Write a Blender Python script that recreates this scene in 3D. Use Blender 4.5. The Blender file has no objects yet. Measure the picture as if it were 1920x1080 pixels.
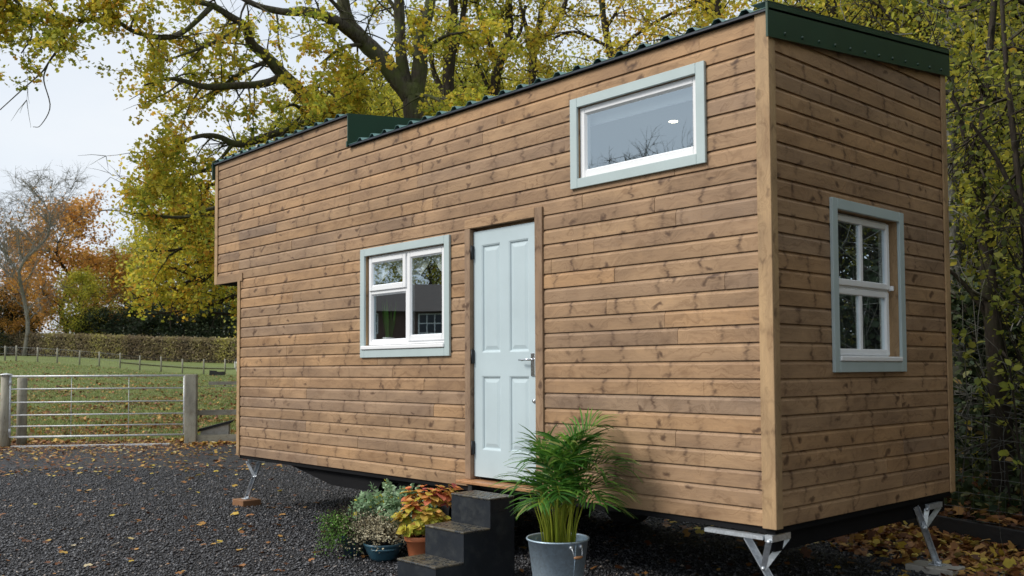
import bpy, math, random
import numpy as np
from math import radians as R, sin, cos, pi
from mathutils import Vector, Matrix

sc = bpy.context.scene
COL = sc.collection
random.seed(7)
rng = np.random.default_rng(11)

# ------------------------------------------------------------------ camera
YAW, PIT, ROL, FPX = .831, .0427, -.0051, 1770.26
CAM = np.array([3.0686, -4.8788, .936])
_F = np.array([-sin(YAW)*cos(PIT), cos(YAW)*cos(PIT), sin(PIT)])
_R = np.array([cos(YAW), sin(YAW), 0.])
_U = np.cross(_R, _F)
R2 = _R*cos(ROL) + _U*sin(ROL)
U2 = -_R*sin(ROL) + _U*cos(ROL)
cam = bpy.data.cameras.new('camera')
camo = bpy.data.objects.new('camera', cam)
COL.objects.link(camo)
M = Matrix(((R2[0], U2[0], -_F[0], CAM[0]), (R2[1], U2[1], -_F[1], CAM[1]), (R2[2], U2[2], -_F[2], CAM[2]), (0, 0, 0, 1)))
camo.matrix_world = M
cam.sensor_width = 36
cam.lens = FPX/1920*36
cam.shift_y = 77.45/1920
cam.clip_start = .05
cam.clip_end = 2000
cam.dof.use_dof = True
cam.dof.focus_distance = 9.5
cam.dof.aperture_fstop = 3.5
sc.camera = camo

# ------------------------------------------------------------------ light
SUN_EL, SUN_AZ = R(42), R(206)        # azimuth: direction towards the sun, clockwise from +Y
w = bpy.data.worlds.new('World')
sc.world = w
w.use_nodes = True
nt = w.node_tree
nt.nodes.clear()
N = nt.nodes.new
out = N('ShaderNodeOutputWorld')
bg = N('ShaderNodeBackground')
bg.inputs['Strength'].default_value = .084
sky = N('ShaderNodeTexSky')
sky.sky_type = 'NISHITA'
sky.sun_disc = False
sky.sun_elevation = SUN_EL
sky.sun_rotation = SUN_AZ
tc = N('ShaderNodeTexCoord')
mp = N('ShaderNodeMapping')
mp.inputs['Scale'].default_value = (1, 1, 2.5)
nz = N('ShaderNodeTexNoise')
nz.inputs['Scale'].default_value = 2.2
nz.inputs['Detail'].default_value = 5
cr = N('ShaderNodeValToRGB')
cr.color_ramp.elements[0].position = .35
cr.color_ramp.elements[0].color = (7.3, 8.0, 8.9, 1)
cr.color_ramp.elements[1].position = .65
cr.color_ramp.elements[1].color = (8.6, 8.95, 9.3, 1)
mx = N('ShaderNodeMixRGB')
mx.inputs[0].default_value = .88
L = nt.links.new
L(tc.outputs['Generated'], mp.inputs[0]); L(mp.outputs[0], nz.inputs['Vector']); L(nz.outputs[0], cr.inputs[0])
L(sky.outputs[0], mx.inputs[1]); L(cr.outputs[0], mx.inputs[2]); L(mx.outputs[0], bg.inputs[0]); L(bg.outputs[0], out.inputs[0])
sl = bpy.data.lights.new('sun', 'SUN')
sl.energy = 2.3
sl.angle = R(20)
sl.color = (1, .95, .88)
slo = bpy.data.objects.new('sun', sl)
COL.objects.link(slo)
sd = Vector((sin(SUN_AZ)*cos(SUN_EL), cos(SUN_AZ)*cos(SUN_EL), sin(SUN_EL)))
slo.rotation_euler = (-sd).to_track_quat('-Z', 'Y').to_euler()
slo.location = sd*60
sc.view_settings.view_transform = 'Standard'
sc.view_settings.look = 'None'
sc.view_settings.gamma = 1
sc.view_settings.exposure = 0.42
sc.cycles.max_bounces = 6
sc.cycles.diffuse_bounces = 3
sc.cycles.glossy_bounces = 3
sc.cycles.transmission_bounces = 4
sc.cycles.transparent_max_bounces = 8

GZ = -.58     # level of the yard

def at(px, py, d):
    return CAM + (_F + R2*(px-960)/FPX + U2*(617.45-py)/FPX)*d
def pj(P):
    d = np.asarray(P, float)-CAM; z = d@_F
    return 960+FPX*(d@R2)/z, 617.45-FPX*(d@U2)/z, z

# ------------------------------------------------------------------ helpers
ORG = {}
def meta(o, label=None, cat=None, group=None, kind=None):
    if label: o['label'] = label
    if cat: o['category'] = cat
    if group: o['group'] = group
    if kind: o['kind'] = kind
    return o
def thing(name, loc, label, cat, group=None, rz=0):
    o = bpy.data.objects.new(name, None)
    o.empty_display_size = .2
    COL.objects.link(o)
    o.location = Vector([float(v) for v in loc])
    o.rotation_euler[2] = rz
    ORG[o.name] = np.array(loc, float)
    return meta(o, label, cat, group)
def _org(p):
    while p is not None:
        if p.name in ORG: return ORG[p.name]
        p = p.parent
    return np.zeros(3)

def link(me, name, mat, parent):
    me.materials.append(mat)
    o = bpy.data.objects.new(name, me)
    COL.objects.link(o)
    if parent is not None: o.parent = parent
    return o

class MB:
    def __init__(s): s.v = []; s.f = []; s.w = []; s.sm = []
    def add(s, V, Fs, W=None, smooth=False):
        b = len(s.v)
        V = [tuple(map(float, q)) for q in V]
        s.v += V
        s.w += [tuple(map(float, q)) for q in W] if W is not None else [(q[0], q[2], 0.) for q in V]
        s.f += [tuple(i+b for i in f) for f in Fs]
        s.sm += [smooth]*len(Fs)
    def box(s, x0, x1, y0, y1, z0, z1, g='x', id=None, bev=0.):
        id = random.random() if id is None else id
        if bev > 0: return s.bbox(x0, x1, y0, y1, z0, z1, g, id, bev)
        V = [(x, y, z) for z in (z0, z1) for y in (y0, y1) for x in (x0, x1)]
        s.add(V, [(0, 2, 3, 1), (4, 5, 7, 6), (0, 1, 5, 4), (2, 6, 7, 3), (0, 4, 6, 2), (1, 3, 7, 5)], s.wc(V, g, id))
    def wc(s, V, g, id):
        o = []
        for x, y, z in V:
            if g == 'x': o.append((x, z+y*.7, id))
            elif g == 'y': o.append((y, z+x*.7, id))
            else: o.append((z, x+y, id))
        return o
    def bbox(s, x0, x1, y0, y1, z0, z1, g, id, b):
        lo = (x0, y0, z0); hi = (x1, y1, z1)
        V = []; idx = {}
        for cx in (0, 1):
            for cy in (0, 1):
                for cz in (0, 1):
                    c = (cx, cy, cz)
                    for a in range(3):
                        q = []
                        for k in range(3):
                            e = lo[k] if c[k] == 0 else hi[k]
                            q.append(e if k == a else e+(b if c[k] == 0 else -b))
                        idx[(c, a)] = len(V); V.append(tuple(q))
        Fs = []
        def outw(f):
            P = [Vector(V[i]) for i in f]
            n = (P[1]-P[0]).cross(P[2]-P[0]); m = sum(P, Vector())/len(P)-Vector([(lo[i]+hi[i])/2 for i in range(3)])
            return tuple(f) if n.dot(m) > 0 else tuple(reversed(f))
        for a in range(3):
            o1, o2 = [k for k in range(3) if k != a]
            for e in (0, 1):
                cs = []
                for (p, q) in ((0, 0), (1, 0), (1, 1), (0, 1)):
                    c = [0, 0, 0]; c[a] = e; c[o1] = p; c[o2] = q; cs.append(idx[(tuple(c), a)])
                Fs.append(outw(cs))
            for p in (0, 1):
                for q in (0, 1):
                    c0 = [0, 0, 0]; c0[o1] = p; c0[o2] = q; c1 = list(c0); c1[a] = 1
                    c0 = tuple(c0); c1 = tuple(c1)
                    Fs.append(outw([idx[(c0, o1)], idx[(c0, o2)], idx[(c1, o2)], idx[(c1, o1)]]))
        for cx in (0, 1):
            for cy in (0, 1):
                for cz in (0, 1):
                    c = (cx, cy, cz); Fs.append(outw([idx[(c, 0)], idx[(c, 1)], idx[(c, 2)]]))
        s.add(V, Fs, s.wc(V, g, id))
    def prism(s, poly, a, b, axis='x', id=None, g=None):
        # polygon in the other two axes extruded along axis from a to b
        id = random.random() if id is None else id
        n = len(poly); V = []
        for t in (a, b):
            for (p, q) in poly:
                V.append({'x': (t, p, q), 'y': (p, t, q), 'z': (p, q, t)}[axis])
        Fs = [tuple(range(n)), tuple(range(2*n-1, n-1, -1))] + [(i, i+n, (i+1) % n+n, (i+1) % n) for i in range(n)]
        s.add(V, Fs, s.wc(V, g or axis, id))
    def bar(s, p, q, wd, th, up=(0, 0, 1), id=None):
        # rectangular bar from p to q, wd along 'side', th along 'up-ish'
        p = Vector([float(v) for v in p]); q = Vector([float(v) for v in q]); d = (q-p); Ln = d.length; d.normalize()
        sd_ = d.cross(Vector(up)).normalized(); u = sd_.cross(d)
        id = random.random() if id is None else id
        V = []; W = []
        for t, e in ((0, p), (Ln, q)):
            for a, b in ((-1, -1), (1, -1), (1, 1), (-1, 1)):
                V.append(e+sd_*(a*wd/2)+u*(b*th/2)); W.append((t, a*wd/2+b*th/2, id))
        s.add(V, [(0, 1, 2, 3), (7, 6, 5, 4), (0, 4, 5, 1), (1, 5, 6, 2), (2, 6, 7, 3), (3, 7, 4, 0)], W)
    def tube(s, pts, rad, n=8, cap=True, id=None, smooth=True):
        P = np.asarray(pts, float); k = len(P)
        if np.isscalar(rad): rad = [rad]*k
        T = np.gradient(P, axis=0); T /= np.linalg.norm(T, axis=1)[:, None]+1e-12
        a = np.array([0, 0, 1.]) if abs(T[0][2]) < .9 else np.array([1., 0, 0])
        u = np.cross(T[0], a); u /= np.linalg.norm(u)
        V = []; W = []; ln = 0
        id = random.random() if id is None else id
        an = np.arange(n)*2*pi/n
        for i in range(k):
            u = u-T[i]*(u@T[i]); u /= np.linalg.norm(u)+1e-12
            v = np.cross(T[i], u)
            ring = P[i]+rad[i]*(np.cos(an)[:, None]*u+np.sin(an)[:, None]*v)
            if i: ln += np.linalg.norm(P[i]-P[i-1])
            V += [tuple(q) for q in ring]; W += [(ln, t/(2*pi), id) for t in an]
        Fs = []
        for i in range(k-1):
            for j in range(n):
                j2 = (j+1) % n
                Fs.append((i*n+j, i*n+j2, (i+1)*n+j2, (i+1)*n+j))
        if cap: Fs += [tuple(range(n-1, -1, -1)), tuple(range((k-1)*n, k*n))]
        s.add(V, Fs, W, smooth)
    def lathe(s, prof, c, n=40, id=0, smooth=True):
        V = []; W = []; Fs = []
        for (r, z) in prof:
            for j in range(n):
                t = 2*pi*j/n; V.append((c[0]+r*cos(t), c[1]+r*sin(t), c[2]+z)); W.append((t, z, id))
        for i in range(len(prof)-1):
            for j in range(n):
                j2 = (j+1) % n; Fs.append((i*n+j, i*n+j2, (i+1)*n+j2, (i+1)*n+j))
        s.add(V, Fs, W, smooth)
    def build(s, name, mat, parent=None):
        og = _org(parent)
        me = bpy.data.meshes.new(name)
        V = np.array(s.v)-og
        me.from_pydata([tuple(q) for q in V], [], s.f)
        at_ = me.attributes.new('wc', 'FLOAT_VECTOR', 'POINT')
        at_.data.foreach_set('vector', np.array(s.w, dtype=np.float32).ravel())
        me.polygons.foreach_set('use_smooth', s.sm)
        me.update()
        return link(me, name, mat, parent)

def poly_mesh(name, V, K, mat, parent=None, rnd=None, smooth=False):
    """V: (N*K,3) vertices, every K consecutive ones a face."""
    V = np.asarray(V, dtype=np.float64)-_org(parent)
    n = len(V); m = n//K
    me = bpy.data.meshes.new(name)
    me.vertices.add(n); me.vertices.foreach_set('co', V.astype(np.float32).ravel())
    me.loops.add(n); me.loops.foreach_set('vertex_index', np.arange(n, dtype=np.int32))
    me.polygons.add(m)
    me.polygons.foreach_set('loop_start', np.arange(0, n, K, dtype=np.int32))
    me.polygons.foreach_set('loop_total', np.full(m, K, dtype=np.int32))
    if rnd is not None:
        a = me.attributes.new('rnd', 'FLOAT', 'POINT')
        a.data.foreach_set('value', np.repeat(np.asarray(rnd, dtype=np.float32), K))
    me.update(calc_edges=True)
    return link(me, name, mat, parent)

def unit(v): return v/(np.linalg.norm(v, axis=-1, keepdims=True)+1e-9)
LEAF4 = np.array([(0, 0), (.5, .35), (1, 0), (.45, -.38)])
LEAF5 = np.array([(0, 0), (.35, .42), (.95, .3), (.75, -.1), (.4, -.45)])
LEAF6 = np.array([(0, 0), (.3, .3), (.65, .28), (1, 0), (.62, -.3), (.28, -.28)])
LEAF8 = np.array([(0, 0), (.22, .4), (.42, .2), (.72, .38), (1, .02), (.7, -.36), (.45, -.2), (.2, -.4)])
def leaf_verts(c, size, shape, upb=.6, dirs=None, r=rng, nrm=None):
    """leaf polygons at points c; upb biases the leaf normal upwards"""
    n = len(c); K = len(shape)
    nr = unit(r.normal(size=(n, 3))+np.array([0, 0, upb*2])) if nrm is None else nrm
    t = r.normal(size=(n, 3)) if dirs is None else dirs+r.normal(size=(n, 3))*.25
    t = unit(t-nr*(t*nr).sum(1)[:, None]); b = np.cross(nr, t)
    size = np.broadcast_to(np.asarray(size, float), (n,))
    V = c[:, None, :]+size[:, None, None]*(shape[None, :, 0:1]*t[:, None, :]+shape[None, :, 1:2]*b[:, None, :])
    bend = (shape[:, 0]-.5)**2
    V -= nr[:, None, :]*size[:, None, None]*bend[None, :, None]*.5
    return V.reshape(-1, 3)

# ------------------------------------------------------------------ materials
MATS = {}
def newmat(name):
    m = bpy.data.materials.new(name); m.use_nodes = True
    t = m.node_tree; t.nodes.clear()
    o = t.nodes.new('ShaderNodeOutputMaterial')
    return m, t, o
class NT:
    def __init__(s, t): s.t = t
    def n(s, typ, **kw):
        nd = s.t.nodes.new(typ)
        for k, v in kw.items():
            if k.startswith('i_'):
                k = k[2:]
                nd.inputs[int(k) if k.isdigit() else k].default_value = v
            else: setattr(nd, k, v)
        return nd
    def l(s, a, b): s.t.links.new(a, b)
    def ramp(s, src, stops, interp='LINEAR'):
        r = s.t.nodes.new('ShaderNodeValToRGB'); e = r.color_ramp.elements; r.color_ramp.interpolation = interp
        while len(e) < len(stops): e.new(.5)
        for i, (p, c) in enumerate(stops):
            e[i].position = p; e[i].color = (*c, 1) if len(c) == 3 else c
        s.l(src, r.inputs[0]); return r.outputs[0]
    def mix(s, f, a, b, mode='MIX'):
        m = s.t.nodes.new('ShaderNodeMixRGB'); m.blend_type = mode
        for i, v in ((0, f), (1, a), (2, b)):
            if isinstance(v, (int, float)): m.inputs[i].default_value = v if i == 0 else (v, v, v, 1)
            elif isinstance(v, tuple): m.inputs[i].default_value = (*v, 1)
            else: s.l(v, m.inputs[i])
        return m.outputs[0]
    def math(s, op, a, b=None, c=None):
        m = s.t.nodes.new('ShaderNodeMath'); m.operation = op
        for i, v in enumerate((a, b, c)):
            if v is None: continue
            if isinstance(v, (int, float)): m.inputs[i].default_value = v
            else: s.l(v, m.inputs[i])
        return m.outputs[0]
    def comb(s, x, y, z):
        m = s.t.nodes.new('ShaderNodeCombineXYZ')
        for i, v in enumerate((x, y, z)):
            if isinstance(v, (int, float)): m.inputs[i].default_value = v
            else: s.l(v, m.inputs[i])
        return m.outputs[0]
    def noise(s, vec, scale, detail=3, rough=.55):
        m = s.t.nodes.new('ShaderNodeTexNoise'); m.inputs['Scale'].default_value = scale
        m.inputs['Detail'].default_value = detail; m.inputs['Roughness'].default_value = rough
        s.l(vec, m.inputs['Vector']); return m.outputs[0]
    def bump(s, h, st, dist=.01):
        b = s.t.nodes.new('ShaderNodeBump'); b.inputs['Strength'].default_value = st; b.inputs['Distance'].default_value = dist
        s.l(h, b.inputs['Height']); return b.outputs[0]
    def pri(s, o, col, rough=.6, normal=None, metal=0., spec=.5):
        p = s.t.nodes.new('ShaderNodeBsdfPrincipled')
        for k, v in (('Base Color', col), ('Roughness', rough), ('Metallic', metal), ('Specular IOR Level', spec)):
            if isinstance(v, (int, float)): p.inputs[k].default_value = v
            elif isinstance(v, tuple): p.inputs[k].default_value = (*v, 1)
            else: s.l(v, p.inputs[k])
        if normal is not None: s.l(normal, p.inputs['Normal'])
        s.l(p.outputs[0], o.inputs[0]); return p

def wood(name, tones, knot=(.07, .035, .02), kd=1., rough=.62):
    m, t, o = newmat(name); g = NT(t)
    a = g.n('ShaderNodeAttribute', attribute_name='wc'); sp = g.n('ShaderNodeSeparateXYZ'); g.l(a.outputs['Vector'], sp.inputs[0])
    u, v, i = sp.outputs
    i7 = g.math('MULTIPLY', i, 91.7)
    base = g.comb(u, v, i7)
    wv = g.noise(base, 9, 3)
    wq = g.math('MULTIPLY', g.math('SUBTRACT', wv, .5), .16)
    uu = g.math('ADD', u, wq); vv = g.math('ADD', v, wq)
    # knots: one cell about every 0.3 m of board
    kv = g.comb(g.math('ADD', g.math('MULTIPLY', uu, 2.9), g.math('MULTIPLY', i, 531.)), g.math('ADD', g.math('MULTIPLY', vv, 5.5), g.math('MULTIPLY', i, 87.)), 0.)
    vo = g.n('ShaderNodeTexVoronoi', voronoi_dimensions='2D', i_Scale=1.); g.l(kv, vo.inputs['Vector'])
    kdist = vo.outputs['Distance']
    kc = g.n('ShaderNodeSeparateColor'); g.l(vo.outputs['Color'], kc.inputs[0])
    core = g.mix(1., g.ramp(kdist, [(.0, (.9, .9, .9)), (.06, (.7, .7, .7)), (.13, (0, 0, 0))]), g.ramp(kc.outputs[0], [(.40, (0, 0, 0)), (.6, (1, 1, 1))]), 'MULTIPLY')
    # dark slanting flares that run across the board from a knot
    # each whorl leaves a thin dark line right across the board, with a soft shade beside it
    wob = g.noise(g.comb(g.math('MULTIPLY', u, 3), g.math('MULTIPLY', v, 17), i7), 1, 3, .6)
    ul = g.math('ADD', g.math('ADD', g.math('MULTIPLY', u, 2.9), g.math('MULTIPLY', g.math('SUBTRACT', wob, .5), .42)), g.math('MULTIPLY', i, 531.))
    vo2 = g.n('ShaderNodeTexVoronoi', voronoi_dimensions='1D', i_Scale=1.); g.l(ul, vo2.inputs['W'])
    line = g.ramp(vo2.outputs['Distance'], [(.012, (1, 1, 1)), (.055, (0, 0, 0))])
    halo = g.ramp(vo2.outputs['Distance'], [(.0, (.55, .55, .55)), (.17, (0, 0, 0))])
    sc2 = g.n('ShaderNodeSeparateColor'); g.l(vo2.outputs['Color'], sc2.inputs[0])
    fn = g.ramp(g.noise(g.comb(g.math('MULTIPLY', u, 14), g.math('MULTIPLY', v, 26), i7), 1, 3), [(.35, (.1, .1, .1)), (.6, (1, 1, 1))])
    flm = g.mix(1., g.mix(1., g.mix(1., line, halo, 'ADD'), fn, 'MULTIPLY'), g.ramp(sc2.outputs[0], [(.1, (.15, .15, .15)), (.8, (1, 1, 1))]), 'MULTIPLY')
    # whole patches of a board are browner or greyer where it was dressed
    pn = g.noise(g.comb(g.math('MULTIPLY', u, 4.5), g.math('MULTIPLY', v, 9), g.math('ADD', i7, 3.3)), 1, 2)
    patch = g.ramp(pn, [(.62, (0, 0, 0)), (.72, (.45, .45, .45))])
    # grain, bent round the knots
    gb = g.math('ADD', g.math('MULTIPLY', vv, 42), g.math('MULTIPLY', g.math('POWER', g.math('SUBTRACT', 1., g.math('MINIMUM', kdist, 1.)), 4.), 5.))
    gr = g.noise(g.comb(g.math('MULTIPLY', uu, 1.6), gb, i7), 1.4, 5, .62)
    fine = g.noise(g.comb(g.math('MULTIPLY', u, 5), g.math('MULTIPLY', v, 260), i7), 1, 3, .7)
    # tone per board
    wn = g.n('ShaderNodeTexWhiteNoise', noise_dimensions='1D'); g.l(i7, wn.inputs['W'])
    tone = g.ramp(wn.outputs['Value'], [(k/(len(tones)-1), c) for k, c in enumerate(tones)])
    blot = g.noise(g.comb(g.math('MULTIPLY', u, 1.3), g.math('MULTIPLY', v, 3), i7), 1.3, 3)
    col = g.mix(1., tone, g.ramp(blot, [(.3, (.72, .70, .70)), (.7, (1.18, 1.16, 1.12))]), 'MULTIPLY')
    col = g.mix(1., col, g.ramp(gr, [(.3, (.72, .68, .64)), (.5, (1, 1, 1)), (.75, (1.12, 1.1, 1.06))]), 'MULTIPLY')
    col = g.mix(1., col, g.ramp(fine, [(.3, (.88, .87, .86)), (.7, (1.08, 1.08, 1.08))]), 'MULTIPLY')
    kk = g.mix(1., core, kd, 'MULTIPLY'); fk = g.mix(1., flm, .54*kd, 'MULTIPLY')
    col = g.mix(patch, col, g.mix(1., col, (.62, .55, .5), 'MULTIPLY'))
    col = g.mix(kk, col, knot); col = g.mix(fk, col, knot)
    hgt = g.math('ADD', g.math('MULTIPLY', gr, .6), g.math('MULTIPLY', fine, .4))
    g.pri(o, col, rough, g.bump(hgt, .35, .002), spec=.35)
    return m

def paint(name, col, rough=.4, var=.06, bump=.1, spec=.5, dirt=None):
    m, t, o = newmat(name); g = NT(t)
    c = g.n('ShaderNodeTexCoord').outputs['Object']
    n = g.noise(c, 3, 5); n2 = g.noise(c, 60, 3)
    f = g.ramp(n, [(.3, (1-var,)*3), (.7, (1+var,)*3)])
    cc = g.mix(1., col, f, 'MULTIPLY')
    if dirt:
        d = g.noise(c, 9, 6, .7)
        cc = g.mix(g.ramp(d, [(.5, (0, 0, 0)), (.75, (.8, .8, .8))]), cc, dirt)
    g.pri(o, cc, rough, g.bump(n2, bump, .002), spec=spec)
    return m

def metal(name, col, rough=.4, sp=18, metalness=.85, var=.15):
    m, t, o = newmat(name); g = NT(t)
    c = g.n('ShaderNodeTexCoord').outputs['Object']
    v = g.n('ShaderNodeTexVoronoi', i_Scale=float(sp)*2.2); g.l(c, v.inputs['Vector'])
    n = g.noise(c, sp, 4)
    vs = g.mix(.5, v.outputs['Color'], n)
    bw = g.n('ShaderNodeRGBToBW'); g.l(vs, bw.inputs[0])
    f = g.ramp(bw.outputs[0], [(.25, (1-var,)*3), (.7, (1+var,)*3)])
    g.pri(o, g.mix(1., col, f, 'MULTIPLY'), rough, g.bump(n, .08, .003), metal=metalness)
    return m

def leafmat(name, stops, trans=.4, rough=.55):
    m, t, o = newmat(name); g = NT(t)
    a = g.n('ShaderNodeAttribute', attribute_name='rnd')
    c = g.ramp(a.outputs['Fac'], stops)
    tx = g.n('ShaderNodeTexCoord').outputs['Object']
    n = g.noise(tx, 14, 2)
    c = g.mix(1., c, g.ramp(n, [(.3, (.82, .84, .8)), (.7, (1.15, 1.12, 1.1))]), 'MULTIPLY')
    p = g.n('ShaderNodeBsdfPrincipled'); g.l(c, p.inputs['Base Color']); p.inputs['Roughness'].default_value = rough
    p.inputs['Specular IOR Level'].default_value = .3
    tr = g.n('ShaderNodeBsdfTranslucent'); g.l(c, tr.inputs[0])
    ms = g.n('ShaderNodeMixShader'); ms.inputs[0].default_value = trans
    g.l(p.outputs[0], ms.inputs[1]); g.l(tr.outputs[0], ms.inputs[2]); g.l(ms.outputs[0], o.inputs[0])
    return m

def bark(name, c1, c2, moss=None, mossf=.55):
    m, t, o = newmat(name); g = NT(t)
    tx = g.n('ShaderNodeTexCoord').outputs['Object']
    mp_ = g.n('ShaderNodeMapping'); mp_.inputs['Scale'].default_value = (1, 1, .22); g.l(tx, mp_.inputs[0])
    n = g.noise(mp_.outputs[0], 22, 6, .7)
    c = g.ramp(n, [(.3, c1), (.7, c2)])
    if moss:
        n2 = g.noise(tx, 2.4, 5, .65)
        c = g.mix(g.ramp(n2, [(mossf-.1, (0, 0, 0)), (mossf+.1, (.85, .85, .85))]), c, moss)
    g.pri(o, c, .9, g.bump(n, .8, .03), spec=.15)
    return m

M_CLAD = wood('larch_cladding', [(.26, .185, .130), (.365, .233, .133), (.335, .220, .130), (.385, .250, .142), (.30, .208, .140), (.41, .252, .132), (.35, .222, .122)])
M_TRIM = wood('pine_trim', [(.40, .27, .15), (.44, .30, .165)], kd=.6)
M_SILLW = wood('oiled_threshold', [(.42, .22, .11), (.45, .24, .12)], kd=.4, rough=.4)
M_POSTW = wood('weathered_post', [(.31, .31, .26), (.38, .37, .31)], kd=.4, rough=.85)
M_BLOCK = wood('block_wood', [(.25, .13, .065), (.28, .15, .08)], kd=.3)
M_SLEEPER = wood('dark_sleeper', [(.022, .022, .024), (.03, .03, .03)], kd=.2, rough=.8)
M_SAGE = paint('sage_paint', (.44, .525, .525), .42, .06)
M_DOOR = paint('door_paint', (.49, .585, .615), .38, .05)
M_WHITE = paint('white_upvc', (.84, .85, .86), .25, .02, .03)
M_GREEN = paint('green_steel', (.016, .052, .032), .33, .1, .05)
M_TEAL = paint('teal_roof_steel', (.11, .23, .22), .38, .12, .05)
M_EAVE = paint('dark_eave', (.02, .03, .045), .4)
M_BLACK = paint('black_chassis', (.008, .008, .009), .85, .2, spec=.15)
M_RUBBER = paint('black_rubber', (.015, .015, .016), .8)
M_STEP = paint('black_plastic_step', (.016, .020, .026), .36, .25, .35, dirt=(.05, .055, .055))
def treadmat():
    m, t, o = newmat('step_tread'); g = NT(t); c = g.n('ShaderNodeTexCoord').outputs['Object']
    n = g.noise(c, 14, 6, .75); n2 = g.noise(c, 55, 3, .7)
    col = g.mix(g.ramp(n, [(.42, (0, 0, 0)), (.68, (1, 1, 1))]), (.028, .032, .036), (.13, .105, .06))
    col = g.mix(g.ramp(n2, [(.62, (0, 0, 0)), (.70, (.8, .8, .8))]), col, (.22, .22, .2))
    g.pri(o, col, g.ramp(n, [(.4, (.15, .15, .15)), (.6, (.5, .5, .5))]), g.bump(n2, .4, .004), spec=.6); return m
M_TREAD = treadmat()
M_GALV = metal('galvanised_steel', (.58, .62, .66), .38, 26, .6)
M_BUCKET = metal('galvanised_bucket', (.46, .58, .68), .42, 34, .55, .12)
M_GATE = metal('gate_galvanised', (.58, .60, .61), .5, 12, .3)
M_CHROME = metal('chrome', (.75, .77, .8), .15, 5, 1., .02)
M_IRON = paint('black_iron', (.015, .015, .017), .5)
M_TERRA = paint('terracotta_plastic', (.62, .20, .085), .5, .07)
M_BLUEPOT = paint('blue_grey_plastic', (.03, .085, .12), .35, .1)
M_SOIL = paint('potting_soil', (.02, .013, .009), .95, .3, .9)
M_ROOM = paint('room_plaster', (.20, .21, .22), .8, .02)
M_ROOMF = paint('room_floor', (.25, .18, .12), .5)
M_CLOTH = paint('white_cloth', (.8, .82, .82), .9)
M_CONC = paint('concrete_block', (.36, .34, .30), .9, .15, .6, dirt=(.2, .17, .12))
M_WIRE = metal('fence_wire', (.20, .21, .21), .5, 5, .5)
M_BARKOAK = bark('oak_bark', (.030, .026, .020), (.135, .12, .095), (.09, .11, .035), .54)
M_BARKDK = bark('dark_bark', (.02, .016, .013), (.07, .058, .045), (.045, .055, .02), .62)
M_BARKGR = bark('grey_bark', (.07, .07, .06), (.2, .195, .17), (.08, .10, .04), .6)

def glass(name, fac=.22, tint=(.9, .95, .95)):
    m, t, o = newmat(name); g = NT(t)
    gl = g.n('ShaderNodeBsdfGlossy', i_Roughness=.0); gl.inputs['Color'].default_value = (.76, .90, 1, 1)
    tr = g.n('ShaderNodeBsdfTransparent'); tr.inputs['Color'].default_value = (*tint, 1)
    ge = g.n('ShaderNodeNewGeometry'); dt = g.n('ShaderNodeVectorMath', operation='DOT_PRODUCT')
    g.l(ge.outputs['Incoming'], dt.inputs[0]); g.l(ge.outputs['Normal'], dt.inputs[1])
    c_ = g.math('POWER', g.math('SUBTRACT', 1., g.math('ABSOLUTE', dt.outputs['Value'])), 4.)
    f = g.math('ADD', g.math('MULTIPLY', c_, 1.-fac), fac)
    n = g.noise(g.n('ShaderNodeTexCoord').outputs['Object'], 1.2, 1)
    g.l(g.bump(n, .02, .02), gl.inputs['Normal'])
    ms = g.n('ShaderNodeMixShader'); g.l(f, ms.inputs[0]); g.l(tr.outputs[0], ms.inputs[1]); g.l(gl.outputs[0], ms.inputs[2])
    g.l(ms.outputs[0], o.inputs[0]); return m
M_GLASS = glass('double_glazing', .39)

OAKL = [(0, (.15, .22, .035)), (.3, (.32, .39, .05)), (.6, (.56, .54, .07)), (.85, (.78, .63, .07)), (1, (.70, .40, .06))]
M_OAKL = leafmat('oak_leaves', OAKL, .56)
M_YELL = leafmat('yellow_leaves', [(0, (.22, .28, .04)), (.3, (.44, .44, .055)), (.7, (.68, .57, .07)), (1, (.70, .42, .06))], .52)
M_OLIVE = leafmat('olive_leaves', [(0, (.18, .22, .04)), (.4, (.38, .39, .06)), (.8, (.56, .50, .07)), (1, (.58, .40, .08))], .5)
M_ORANG = leafmat('orange_leaves', [(0, (.34, .22, .06)), (.4, (.58, .30, .07)), (.8, (.74, .38, .08)), (1, (.72, .50, .09))], .5)
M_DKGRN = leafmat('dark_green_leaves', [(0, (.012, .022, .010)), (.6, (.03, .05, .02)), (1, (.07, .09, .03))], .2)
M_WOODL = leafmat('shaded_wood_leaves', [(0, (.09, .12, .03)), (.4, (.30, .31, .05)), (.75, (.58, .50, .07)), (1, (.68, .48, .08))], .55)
M_HEDGE = leafmat('hedge_leaves', [(0, (.20, .15, .10)), (.5, (.33, .27, .15)), (.85, (.46, .42, .16)), (1, (.62, .58, .15))], .35)
M_BRIGHT = leafmat('lime_leaves', [(0, (.28, .34, .05)), (1, (.52, .50, .10))], .45)
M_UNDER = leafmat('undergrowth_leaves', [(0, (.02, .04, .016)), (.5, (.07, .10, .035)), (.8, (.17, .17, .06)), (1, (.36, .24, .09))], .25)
M_DEAD = leafmat('fallen_leaves', [(0, (.07, .03, .018)), (.35, (.20, .08, .03)), (.6, (.36, .17, .06)), (.8, (.50, .30, .08)), (.93, (.55, .42, .06)), (1, (.55, .48, .38))], .15)
M_PALM = leafmat('palm_leaflets', [(0, (.03, .10, .025)), (.5, (.08, .23, .035)), (.9, (.22, .38, .06)), (1, (.42, .44, .16))], .45, .3)
M_STEM = leafmat('palm_stems', [(0, (.26, .34, .03)), (1, (.52, .55, .07))], .3)
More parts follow.
